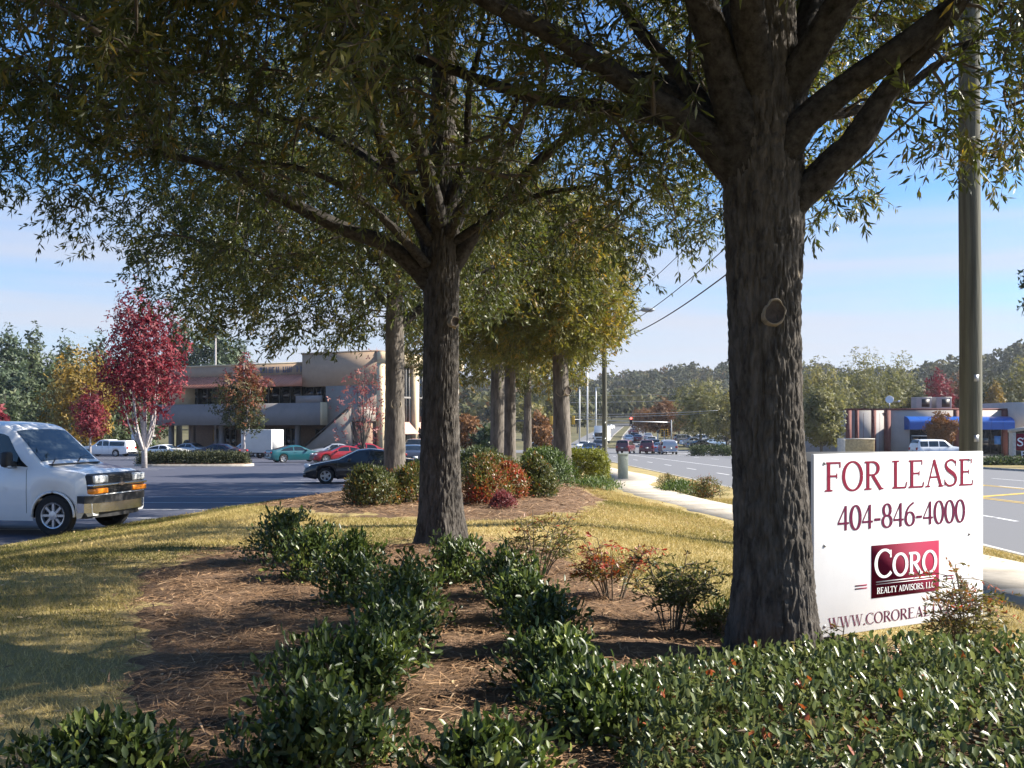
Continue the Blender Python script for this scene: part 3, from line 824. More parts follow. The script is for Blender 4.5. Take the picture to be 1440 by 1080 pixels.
def px_oak(label, px, Y, wpx, *a, **k):
    x = (px - 720) * Y / F
    return simple_oak(label, x, Y, gz(x, Y), wpx * Y / F / 2, *a, **k)
zz = lambda py, Y: 2 + (600 - py) * Y / F
px_oak('oak with a pale ring scar directly behind the tall middle oak, nearest the black convertible', 555, 21, 28, zz(455, 21), (-3.6, 21), 4.3, 4.4, zz(478, 21), 10.2, 5.8, lf_oak, 31, 820, .14, .058, scars=[((-2.42, 20.83, zz(567, 21)), (.35, -1, .05), .095)],
       extra=lambda Q: Q[:, 2] > np.interp(Q[:, 0], [-7.5, -5.8, -4, -2.4, -1, .5], [4.6, 3.75, 3.9, 4.4, 4.2, 4.4]))
px_oak('slim oak rising behind the red shrub, second from the sidewalk', 717, 31, 16, zz(480, 31), (-.2, 31), 3.6, 3.8, zz(505, 31), 10.5, 6, lf_oak_gold, 37, 560, .16, .05)
px_oak('golden crowned oak with two ring scars in front of the clipped yellow hedge', 792, 29, 23, zz(500, 29), (1.0, 29), 2.35, 3.3, zz(500, 29), 9.0, 6, lf_oak_gold, 41, 760, .16, .065,
       scars=[((1.40, 28.80, zz(551, 29)), (-.25, -1, .1), .10), ((1.63, 28.83, zz(549, 29)), (.5, -1, .1), .10)], lean=-.1)
px_oak('oak on the parking lot side of the row, just left of the slim oak', 700, 38, 21, zz(520, 38), (-1.4, 38), 3.6, 3.8, zz(530, 38), 11, 6.5, lf_oak_mid, 43, 380, .19, .075)
px_oak('farthest oak of the grass strip, thin trunk in the gap before the junction', 742, 50, 11, zz(535, 50), (.9, 50), 3.6, 4, zz(545, 50), 11.5, 6.5, lf_oak_mid, 47, 380, .23, .09)

simple_oak('unseen oak added to the row behind the camera to deepen the shade', .3, -5.2, gz(.3, 0), .26, 3.6, (.3, -5.2), 5.4, 4.6, 3.4, 10, 6, lf_oak, 53, 420, .30, .11)  # added out of view: its crown blocks sky light from behind the camera
# ------------------------------------------------------------------ shrubs
lf_glossy = leaf_mat('glossy_evergreen_leaf', [(0, (0.024, 0.038, 0.012)), (0.5, (0.056, 0.084, 0.021)), (0.8, (0.12, 0.15, 0.036)), (1, (0.22, 0.25, 0.06))], 0.40, 0.28, 0.45)
lf_haw = leaf_mat('hawthorn_leaf', [(0, (0.040, 0.056, 0.018)), (0.45, (0.105, 0.132, 0.046)), (0.82, (0.19, 0.20, 0.075)), (0.93, (0.24, 0.18, 0.06)), (1, (0.30, 0.09, 0.04))], 0.36, 0.25, 0.5)
lf_nandina = leaf_mat('nandina_leaf', [(0, (0.045, 0.058, 0.018)), (0.35, (0.095, 0.105, 0.028)), (0.6, (0.16, 0.12, 0.030)), (0.8, (0.27, 0.09, 0.035)), (1, (0.36, 0.055, 0.040))], 0.45, 0.3)
lf_clip = leaf_mat('clipped_hedge_leaf', [(0, (0.07, 0.085, 0.015)), (0.5, (0.17, 0.18, 0.025)), (1, (0.28, 0.26, 0.05))], 0.5, 0.3)
lf_cover = leaf_mat('groundcover_leaf', [(0, (0.035, 0.06, 0.015)), (0.5, (0.09, 0.13, 0.03)), (1, (0.16, 0.19, 0.05))], 0.55, 0.25)
lf_juni = leaf_mat('juniper_needles', [(0, (0.022, 0.030, 0.012)), (0.6, (0.055, 0.062, 0.020)), (1, (0.12, 0.09, 0.035))], 0.7, 0.1)
m_stem = mat('shrub_stem', (0.13, 0.10, 0.07), 0.9)

def shrub(name, label, cat, c, rx, ry, h, ntip, per, Ln, W, leafm, seed, group=None, tint=None, upright=.5, fold=.18, lump=.35, nstem=7, boxy=2.0, droop=0.0, flat=.55, fill=.35, spread=.45, part='leaves'):
    """woody stems fanning out of the ground, whorls of leaves at their tips"""
    r = np.random.default_rng(seed)
    x0, y0, z0 = c
    root = empty(name, c); tag(root, label, cat, group)
    th = r.uniform(0, 2 * PI, ntip); cz = r.uniform(0.02, 1, ntip) ** .8
    el = cz * PI / 2
    ce = np.cos(el) ** (2 / boxy); se = np.sin(el) ** (2 / boxy)
    cx_, sy_ = np.cos(th), np.sin(th)
    U = np.stack([ce * np.sign(cx_) * np.abs(cx_) ** (2 / boxy), ce * np.sign(sy_) * np.abs(sy_) ** (2 / boxy), se], 1)
    if boxy > 2.5:
        B = np.stack([r.uniform(-1, 1, ntip), r.uniform(-1, 1, ntip), r.uniform(.02, 1, ntip)], 1)
        U = B / ((np.abs(B) ** boxy).sum(1, keepdims=True) ** (1 / boxy))
    rad = 1 + lump * 2 * (vnoise(U[:, 0] * 2.6 + seed, U[:, 1] * 2.6, U[:, 2] * 2.6) - .5)
    depth = 1 - fill * r.uniform(0, 1, ntip) ** 1.6
    P = U * np.array([rx, ry, h]) * (rad * depth)[:, None]
    P[:, 2] = np.maximum(P[:, 2], .03)
    N = unit(np.sign(U) * np.abs(U) ** max(1, boxy - 1) * np.array([1 / rx, 1 / ry, 1 / h]))
    # stems
    a = Acc()
    for k in range(nstem):
        t = P[r.integers(ntip)]
        b = np.array([r.normal() * rx * .22, r.normal() * ry * .22, -.03])
        m = (b + t) / 2 + np.array([0, 0, .12 * h])
        a.tube(catmull([b, m, t], 7), np.linspace(.009, .003, 7) * (1 + h), 5, caps=False)
    o = a.obj('stems', m_stem, root, smooth=True); tag(o, kind='stuff')
    # leaves
    D = unit(N[:, None] * .35 + r.normal(size=(ntip, per, 3)) * spread * 1.3 + np.array([0, 0, upright - droop]))
    Q = P[:, None] + D * .012 + r.normal(size=(ntip, per, 3)) * Ln * .55
    t0 = np.clip(r.normal(.38, .16, (ntip, 1)) + r.normal(0, .14, (ntip, per)), 0, 1)
    if tint is not None: t0 = np.clip(t0 + tint(P + np.array(c), r)[:, None], 0, 1)
    NL = ntip * per
    V, q, tt = leaves(Q.reshape(-1, 3), D.reshape(-1, 3), Ln * r.uniform(.5, 1.35, NL), W * r.uniform(.7, 1.25, NL), t0.reshape(-1), up=N.repeat(per, 0), flat=flat, fold=fold, r=r)
    o = link(part, np_mesh(part, V, [q], tt), leafm, root); tag(o, kind='stuff')
    return root

def gp(X, Y): return (X, Y, float(lawn_z(X, Y)) + .02)
EV = 'evergreen shrubs in the foreground bed'
new_growth = lambda P, r: np.where(r.random(len(P)) < .12, .45, 0)
for i, (X, Y, rx, ry, h, n, lab) in enumerate([
    (-2.30, 10.15, .62, .55, .60, 620, 'dark glossy shrub at the far left end of the foreground row'),
    (-1.78, 8.95, .55, .55, .50, 620, 'low glossy shrub second from the far left end of the foreground row'),
    (-1.22, 7.75, .55, .55, .50, 640, 'glossy shrub at the bend of the left row, in front of the open mulch'),
    (-.72, 6.80, .46, .52, .50, 620, 'glossy shrub closing the inner corner between the two shrub arms'),
    (-.70, 5.75, .36, .48, .42, 560, 'dark shaded shrub halfway down the left arm of the row'),
    (-.74, 5.02, .32, .34, .38, 460, 'shaded shrub ending the left arm above a patch of open straw'),
    (-.50, 8.75, .55, .50, .46, 560, 'glossy shrub at the foot of the tall middle oak'),
    (-.04, 8.0, .44, .50, .44, 560, 'glossy shrub at the top of the right arm of the row'),
    (.10, 7.0, .36, .48, .42, 560, 'sunlit glossy shrub in the middle of the right arm of the row'),
    (.22, 6.1, .34, .46, .40, 560, 'sunlit glossy shrub low on the right arm, beside the nandinas'),
    (.22, 5.15, .40, .44, .36, 560, 'glossy shrub where the right arm meets the broad hedge'),
    (.36, 4.45, .46, .40, .34, 600, 'bright glossy shrub at the left tip of the broad hedge'),
    (-.10, 3.80, .42, .30, .27, 460, 'bright glossy shrub spilling in at the bottom centre of the picture'),
    (-.78, 4.02, .56, .34, .31, 640, 'shaded glossy shrub at the bottom of the picture, right of the open lawn'),
    (-1.62, 3.95, .52, .34, .20, 560, 'dark glossy shrub in the bottom left corner'),
]):
    shrub('evergreen_shrub', lab, 'shrub', gp(X, Y), rx * .67, ry * .78, h * .80, int(n * .56), 7, .053, .023, lf_glossy, 100 + i, EV, tint=new_growth, upright=.55, flat=.7, nstem=16, lump=.48, fill=.62)
for i, (X, Y, h, n) in enumerate([(-1.05, 5.5, .22, 90), (-.98, 4.6, .30, 70)]):
    shrub('evergreen_seedling', ['small shaded sprout beside the left arm of the shrub row', 'thin low sprout left of the shaded end shrub'][i], 'shrub', gp(X, Y), .24, .22, h, n, 6, .055, .02, lf_glossy, 130 + i, upright=.8, nstem=9, fill=.9, lump=.5)

# the broad sunlit hedge across the lower right
hx, hy = 2.35, 4.15
hedge_root = shrub('hawthorn_hedge', 'broad low sunlit hedge of small pale glossy leaves filling the lower right corner', 'hedge', (hx, hy, float(lawn_z(1.6, 4.3))), 1.95, 1.38, .40, 5800, 7, .043, .023, lf_haw, 151, tint=lambda P, r: np.where(r.random(len(P)) < .035, .55, 0), upright=.55, boxy=3.2, lump=.10, nstem=90, fill=.30, flat=.78)
# its nearest leaves, one by one
r_ = np.random.default_rng(5)
leaf_meshes = []
for k in range(6):
    V, q, tt = leaves(np.zeros((1, 3)), np.array([[1.0, 0, 0]]), .046 + .003 * k, .025, np.array([.2 + .12 * k]), up=np.array([[0, 0, 1.0]]), flat=1, fold=.2, r=r_)
    me = np_mesh('leaf', V, [q], tt); me.materials.append(lf_haw); leaf_meshes.append(me)
for k in range(300):
    u, v = r_.uniform(-1.35, .75), r_.uniform(-1.15, -.25)
    top = .40 * (1 - abs(u / 2.1) ** 3.2 * .9 - abs(v / 1.45) ** 3.2) ** (1 / 2.2) if abs(u / 2.1) ** 3.2 * .9 + abs(v / 1.45) ** 3.2 < 1 else .2
    o = link('leaf', leaf_meshes[k % 6], None, hedge_root, (u, v, top + r_.uniform(-.01, .035)))
    o.rotation_euler = (r_.uniform(-.5, .5), r_.uniform(-1.1, -.1), r_.uniform(0, 6.28))

# nandinas: thin canes with feathery red and green foliage
def nandina(label, c, rx, ry, h, n, seed, red, canes=9, Ln=.042, W=.013, top=.45, per=10):
    r = np.random.default_rng(seed)
    root = empty('nandina_shrub', c); tag(root, label, 'shrub', 'red and green nandina shrubs')
    a = Acc(); PP, DD, TT = [], [], []
    for k in range(canes):
        th = r.uniform(0, 2 * PI); s = math.sqrt(r.uniform(.02, 1))
        tip = np.array([math.cos(th) * rx * s, math.sin(th) * ry * s, h * r.uniform(.55, 1.0) * (1 - .25 * s * s)])
        b = np.array([tip[0] * .22, tip[1] * .22, -.03])
        C = catmull([b, (b * .6 + tip * .4) + [0, 0, .12 * h], tip], 10)
        a.tube(C, np.linspace(.006, .0022, 10) * (1 + h * .4), 5, caps=False)
        for f in range(n):                                  # fronds
            t = r.uniform(top, 1.02); p = b + (tip - b) * t; p = C[min(9, int(t * 9))]
            az = r.uniform(0, 2 * PI); l = h * r.uniform(.18, .36)
            d = np.array([math.cos(az), math.sin(az), r.uniform(-.1, .55)])
            fr = catmull([p, p + d * l * .6, p + d * l + [0, 0, -.22 * l]], 6)
            a.tube(fr, np.linspace(.0025, .001, 6) * (1 + h * .3), 3, caps=False)
            u = r.uniform(.2, 1.0, per)
            q0 = fr[0] * (1 - u)[:, None] + fr[-1] * u[:, None] + np.array([0, 0, .12 * l]) * (u * (1 - u) * 4)[:, None]
            PP.append(q0); DD.append(unit(d + r.normal(size=(per, 3)) * .65))
            hh = (p[2] / h)
            TT.append(np.clip(r.normal(red + (hh - .7) * .55, .15) + r.normal(0, .10, per), 0, 1))
    tag(a.obj('canes', m_stem, root), kind='stuff')
    P = np.concatenate(PP); m = len(P)
    V, q, tt = leaves(P, np.concatenate(DD), Ln * r.uniform(.7, 1.25, m), W * r.uniform(.8, 1.2, m), np.concatenate(TT), r=r)
    tag(link('leaves', np_mesh('leaves', V, [q], tt), lf_nandina, root), kind='stuff')
    return root
def npos(px, Y): return gp((px - 720) * Y / F, Y)
nandina('thin airy nandina with bronze fronds, just right of the middle oak trunk', npos(752, 9.2), .50, .45, .66, 13, 201, .52, canes=12, per=10)
nandina('small nandina with a flat bright red top', npos(862, 8.0), .38, .34, .56, 15, 202, .84, canes=12)
nandina('dark green feathery nandina left of the big oak trunk', npos(945, 6.9), .42, .36, .62, 18, 203, .26, canes=14)
nandina('low green nandina tucked against the left side of the big oak trunk', npos(1000, 6.75), .24, .24, .30, 10, 206, .30, canes=7)
nandina('tall wispy nandina with rusty tips standing in front of the sign post', (2.98, 6.40, float(lawn_z(3.0, 6.42))), .27, .22, .90, 24, 204, .58, canes=9, top=.22, per=13, Ln=.038, W=.0125)
nandina('sprig of green fronds poking over the hedge at the sign\'s lower left corner', (1.98, 6.05, float(lawn_z(2, 5.95)) + .05), .08, .08, .34, 6, 205, .30, canes=4)

# the rear bed
mot = lambda b: (lambda P, r: b + (vnoise(P[:, 0] * 1.7, P[:, 1] * 1.7, P[:, 2] * 2.5) - .5) * .6)
def rear(name, label, px, py, Y, wpx, hpx, leafm, seed, n, per=6, Ln=.085, W=.034, tint=None, ry=None, boxy=2.0, lump=.2, group='shrubs in the rear bed', cat='shrub', **k):
    x = (px - 720) * Y / F; rx = wpx * Y / F / 2; h = hpx * Y / F
    c = gp(x, Y)
    return shrub(name, label, cat, c, rx, ry or rx, h, n, per, Ln, W, leafm, seed, group, tint=tint, fold=0, lump=lump, boxy=boxy, **k)
rear('nandina_shrub', 'rounded bronze and green bush at the parking lot edge, left of the middle oak', 523, 715, 17.6, 80, 52, lf_nandina, 301, 1700, Ln=.065, W=.025, tint=mot(-.06))
rear('nandina_shrub', 'bronze bush half hidden by the middle oak trunk, under the pale scarred oak', 580, 715, 18.2, 78, 50, lf_nandina, 302, 1400, Ln=.065, W=.025, tint=mot(.04))
rear('nandina_shrub', 'reddish bush beside the right of the middle oak with orange red leaves', 685, 712, 17.8, 66, 52, lf_nandina, 303, 1500, Ln=.065, W=.025, tint=mot(.22))
rear('nandina_shrub', 'bright red bush left of the rounded green bush', 715, 700, 19.2, 56, 46, lf_nandina, 304, 1200, Ln=.065, W=.025, tint=mot(.32))
rear('nandina_shrub', 'bushy green nandina with reddish top behind the red ones', 690, 690, 22.5, 105, 48, lf_nandina, 305, 1200, Ln=.07, W=.028, tint=mot(-.04))
rear('nandina_shrub', 'small low magenta bush in front of the red ones', 707, 716, 16.9, 36, 18, lf_dull, 306, 300, Ln=.06, W=.022)
rear('nandina_shrub', 'rounded olive bush with a rusty crown in front of the slim oak', 754, 700, 19.6, 56, 50, lf_nandina, 307, 1700, Ln=.065, W=.025, tint=lambda P, r: -.16 + .34 * sstep(.75, 1.15, (P[:, 2] - .45)))
rear('broadleaf_shrub', 'large rounded dark green shrub behind the olive bush', 768, 690, 24.5, 92, 50, lf_cover, 308, 1100, tint=lambda P, r: np.full(len(P), -.15))
rear('broadleaf_shrub', 'grey green mounded shrub between the middle oak and the slim oak, at the back', 672, 660, 34, 80, 36, lf_green, 309, 800, Ln=.12, W=.05, tint=lambda P, r: np.full(len(P), .25))
rear('broadleaf_shrub', 'low green shrub beside the black convertible behind the scarred oak', 585, 672, 27, 50, 26, lf_cover, 310, 500, tint=lambda P, r: np.full(len(P), -.1))
def clip_hedge(label, x0, x1, Y, ry, h, seed, n):
    shrub('clipped_hedge', label, 'hedge', gp((x0 + x1) / 2, Y), (x1 - x0) / 2, ry, h, n, 7, .075, .034, lf_clip, seed, 'clipped yellow green hedges', lump=.06, boxy=6, fill=.25, nstem=30)
clip_hedge('long clipped yellow green hedge behind the scarred oaks, square end by the utility pedestal', .3, 3.05, 32.0, .7, .92, 320, 2600)
rear('groundcover', 'spreading bright green groundcover between the clipped hedge and the path', 836, 684, 27, 70, 8, lf_cover, 330, 400, Ln=.10, W=.03, group=None, cat='plant', ry=1.6)
# by the road, beyond the path
rear('groundcover', 'low green mat of plants on the far side of the path', 958, 692, 29.0, 74, 13, lf_cover, 331, 700, Ln=.09, W=.03, group=None, cat='plant', ry=1.8, tint=lambda P, r: np.full(len(P), -.05))
rear('azalea_shrub', 'small twiggy rusty shrub by the roadside left of the rounder one', 940, 668, 34, 44, 15, lf_nandina, 332, 260, Ln=.06, W=.02, group='twiggy roadside shrubs', tint=mot(.0), fill=.8)
rear('azalea_shrub', 'twiggy greenish pink shrub by the roadside just left of the big oak trunk', 992, 690, 27, 56, 30, lf_nandina, 333, 420, Ln=.06, W=.02, group='twiggy roadside shrubs', tint=mot(.08), fill=.7, nstem=40)
rear('groundcover', 'wispy pale grasses at the left foot of the big oak', 1012, 862, 7.3, 30, 18, lf_cover, 334, 60, Ln=.08, W=.012, group=None, cat='plant')
# hedge on the parking island
shrub('juniper_hedge', 'low dark juniper spreading over the parking island', 'hedge', (ix0 + .1, iy0 + 1.4, zi + .12), 3.6, 1.0, .72, 2000, 8, .16, .05, lf_juni, 340, boxy=4, lump=.15, nstem=30)

# ------------------------------------------------------------------ grass, straw and fallen leaves
def scatter(n, x0, x1, y0, y1, ok, power=1.0):
    x = rng.uniform(x0, x1, n); y = y0 + (y1 - y0) * rng.uniform(0, 1, n) ** power
    m = ok(x, y); return x[m], y[m]
def in_view(x, y): return np.abs(x) < y * .56 + 1.7
ok_g = lambda x, y: in_view(x, y) & (x > edge(y) + .02) & (x < 7.3) & ~in_poly(bed_front, x, y) & ~in_poly(bed_rear, x, y) & ~on_path(x, y)
gx, gy = scatter(640000, -11, 7.3, 3.4, 27, ok_g, 1.35)
nz = vnoise(gx * 1.1, gy * 1.1, 0) + .35 * (vnoise(gx * 5, gy * 5, 2) - .5)
edge_in = np.minimum(1, (gx - edge(gy)) * 3)
hgt = rng.uniform(.018, .045, len(gx)) * (.7 + .7 * nz) * (1 + gy * .02)
lean = rng.normal(size=(len(gx), 2)) * .6
z0 = lawn_z(gx, gy) + (vnoise(gx * 1.3, gy * 1.3, 0) - .5) * .03 - .004
az = rng.uniform(0, 2 * PI, len(gx)); w = .0022 * (1 + gy * .09)
b0 = np.stack([gx + np.cos(az) * w, gy + np.sin(az) * w, z0], 1); b1 = np.stack([gx - np.cos(az) * w, gy - np.sin(az) * w, z0], 1)
tp_ = np.stack([gx + lean[:, 0] * hgt, gy + lean[:, 1] * hgt, z0 + hgt], 1)
green = np.clip(.52 - .20 * sstep(-.5, -5, gx) - (vnoise(gx * .55 + 4, gy * .55, 5) - .5) * 1.0 + rng.normal(0, .16, len(gx)), 0, 1)
V = np.stack([b0, b1, tp_], 1).reshape(-1, 3)
lf_grass = leaf_mat('grass_blade', [(0, (0.14, 0.135, 0.040)), (0.35, (0.29, 0.24, 0.082)), (0.65, (0.47, 0.365, 0.155)), (1, (0.60, 0.48, 0.235))], 0.7, 0.25, .2, 1.2)
tag(link('lawn_grass', np_mesh('lawn_grass', V, [np.arange(len(V)).reshape(-1, 3)], np.repeat(green, 3)), lf_grass), 'short dry tan and olive grass of the lawn strip', 'grass', kind='stuff')

def straw(name, P, zf, n_lab, lo, hi, seed, n, x0, x1, y0, y1, wid):
    r = np.random.default_rng(seed); wid = wid * .85; n = int(n * 1.1)
    x = r.uniform(x0, x1, n); y = y0 + (y1 - y0) * r.uniform(0, 1, n) ** 1.25
    m = in_poly(P, x, y) & in_view(x, y); x, y = x[m], y[m]; n = len(x)
    spill = r.random(n) < .5; x = x + spill * r.normal(0, .07, n); y = y + spill * r.normal(0, .07, n)
    az = r.uniform(0, 2 * PI, n); l = r.uniform(lo, hi, n)
    d = np.stack([np.cos(az), np.sin(az), r.normal(0, .16, n)], 1) * l[:, None]
    z = lawn_z(x, y) + .045 + r.uniform(0, .03, n)
    p = np.stack([x, y, z], 1); s = np.stack([-np.sin(az), np.cos(az), r.normal(0, .4, n)], 1) * (wid * (1 + y * .05))[:, None]
    bend_ = np.stack([-np.sin(az), np.cos(az), np.zeros(n)], 1) * (l * r.normal(0, .12, n))[:, None]
    V = np.stack([p - d / 2 - s * 1.3, p - d / 2 + s * 1.3 + bend_ * .3, p + d / 2 + bend_], 1).reshape(-1, 3)
    t = np.clip(r.normal(.5, .22, n), 0, 1)
    me = np_mesh(name, V, [np.arange(n * 3).reshape(-1, 3)], np.repeat(t, 3))
    return tag(link(name, me, lf_straw), n_lab, 'mulch', kind='stuff')
lf_straw = leaf_mat('pine_straw', [(0, (0.08, 0.043, 0.023)), (0.5, (0.27, 0.160, 0.085)), (0.85, (0.44, 0.285, 0.165)), (1, (0.56, 0.40, 0.25))], 0.8, 0.0, .2)
straw('pine_straw', bed_front, None, 'reddish brown pine straw covering the foreground shrub bed', .07, .17, 61, 90000, -3.9, 4.9, 3.2, 12.7, np.full(1, .0011))
straw('rear_pine_straw', bed_rear, None, 'brown pine straw under the bushes of the rear bed', .12, .24, 62, 24000, -5.2, 2.2, 14.5, 34, np.full(1, .0016))
# fallen leaves
x, y = scatter(5200, -9, 7, 3.6, 30, lambda x, y: in_view(x, y) & (x > edge(y)) & (x < 7.2) & (vnoise(x * .5, y * .5, 8) > .42), 1.0)
n = len(x); az = rng.uniform(0, 2 * PI, n)
P = np.stack([x, y, lawn_z(x, y) + .05 + rng.uniform(0, .012, n)], 1)
V, q, tt = leaves(P, np.stack([np.cos(az), np.sin(az), rng.normal(0, .25, n)], 1), rng.uniform(.03, .07, n), rng.uniform(.012, .03, n), np.clip(rng.normal(.6, .25, n), 0, 1), up=np.tile([0, 0, 1.0], (n, 1)), flat=.8, fold=.15)
lf_litter = leaf_mat('fallen_leaf', [(0, (0.16, 0.08, 0.03)), (0.5, (0.36, 0.23, 0.11)), (1, (0.55, 0.42, 0.24))], 0.7, 0.1)
tag(link('fallen_leaves', np_mesh('fallen_leaves', V, [q], tt), lf_litter), 'small tan fallen leaves scattered over lawn and mulch', 'leaf litter', kind='stuff')
# ------------------------------------------------------------------ vehicles
def paint(name, col, rough=0.35, metal=0.0):
    return mat(name, col, rough, metal, coat=0.8, var=0.04, vscale=1.5)
P_WHITE = paint('white_car_paint', (0.80, 0.80, 0.79)); P_SILVER = paint('silver_car_paint', (0.42, 0.43, 0.45), .35, .5)
P_BLACK = paint('black_car_paint', (0.008, 0.008, 0.010), .25); P_TEAL = paint('teal_car_paint', (0.005, 0.075, 0.092))
P_RED = paint('red_car_paint', (0.26, 0.009, 0.013)); P_NAVY = paint('dark_blue_car_paint', (0.03, 0.036, 0.055)); P_PLUM = paint('dark_plum_car_paint', (0.035, 0.018, 0.03))
P_MAROON = paint('maroon_car_paint', (0.11, 0.02, 0.028)); P_GREY = paint('grey_car_paint', (0.16, 0.165, 0.17), .35, .3); P_BLUE = paint('light_blue_car_paint', (0.14, 0.22, 0.34), .35, .3)
M_GLASS = mat('car_window_glass', (0.012, 0.016, 0.018), 0.05, spec=0.8)
M_WGLASS = mat('windshield_glass', (0.030, 0.040, 0.048), 0.04, spec=0.9)
M_TYRE = mat('tyre_rubber', (0.016, 0.016, 0.017), 0.85, bump=.2, bscale=60)
M_RIM = mat('wheel_rim_metal', (0.52, 0.53, 0.55), 0.32, metal=.8)
M_BLACKP = mat('black_trim_plastic', (0.018, 0.018, 0.02), 0.6)
M_CHROME = mat('chrome', (0.56, 0.57, 0.60), 0.2, metal=1.0)
M_LAMP = mat('headlamp_lens', (0.62, 0.64, 0.66), 0.12, spec=.8)
M_TAIL = mat('red_lamp_lens', (0.36, 0.012, 0.012), 0.2, spec=.7)
M_AMBER = mat('amber_lamp_lens', (0.78, 0.24, 0.015), 0.22, spec=.7)
M_PLATE = mat('number_plate', (0.6, 0.6, 0.58), 0.5)
M_SOFT = mat('soft_top_fabric', (0.014, 0.014, 0.015), 0.9, bump=.2, bscale=120)

TYPES = {
 'sedan': dict(top=[(-.5, .44), (-.49, .62), (-.47, .675), (-.33, .715), (-.17, .955), (-.06, 1.0), (.06, .985), (.235, .70), (.30, .675), (.45, .585), (.485, .52), (.5, .40)], belt=.655, cab=(-.325, -.175, .055, .235), pil=(-.06,), ax=(-.29, .315)),
 'coupe': dict(top=[(-.5, .46), (-.49, .66), (-.47, .71), (-.40, .735), (-.14, .97), (-.05, 1.0), (.03, .975), (.215, .70), (.28, .67), (.44, .565), (.485, .48), (.5, .38)], belt=.66, cab=(-.395, -.15, .03, .215), pil=(-.10,), ax=(-.285, .31)),
 'suv': dict(top=[(-.5, .40), (-.495, .60), (-.475, .78), (-.445, .955), (-.40, .985), (-.10, 1.0), (.06, .985), (.225, .66), (.29, .635), (.45, .565), (.487, .50), (.5, .36)], belt=.60, cab=(-.475, -.435, .06, .225), pil=(-.27, -.06), ax=(-.29, .315)),
 'pickup': dict(top=[(-.5, .42), (-.497, .62), (-.49, .90), (-.47, .935), (-.14, .95), (-.125, .93), (-.12, .985), (.0, 1.0), (.085, .98), (.215, .66), (.28, .635), (.46, .575), (.487, .50), (.5, .36)], belt=.60, cab=(-.49, -.47, .085, .215), pil=(-.13, .01), ax=(-.27, .325)),
 'van': dict(top=[(-.5, .40), (-.497, .62), (-.492, .88), (-.48, .96), (-.45, .985), (0, 1.0), (.13, .99), (.185, .972), (.213, .925), (.328, .612), (.358, .592), (.45, .558), (.480, .53), (.493, .49), (.5, .36)], belt=.585, cab=(-.49, -.47, .195, .328), pil=(-.30, -.06, .105), ax=(-.29, .374)),
 'convertible': dict(top=[(-.5, .44), (-.49, .63), (-.47, .69), (-.36, .73), (-.30, .82), (-.20, .965), (-.08, 1.0), (.03, .965), (.20, .70), (.27, .665), (.44, .56), (.485, .47), (.5, .37)], belt=.655, cab=(-.33, -.22, .02, .20), pil=(-.06,), ax=(-.275, .315)),
}

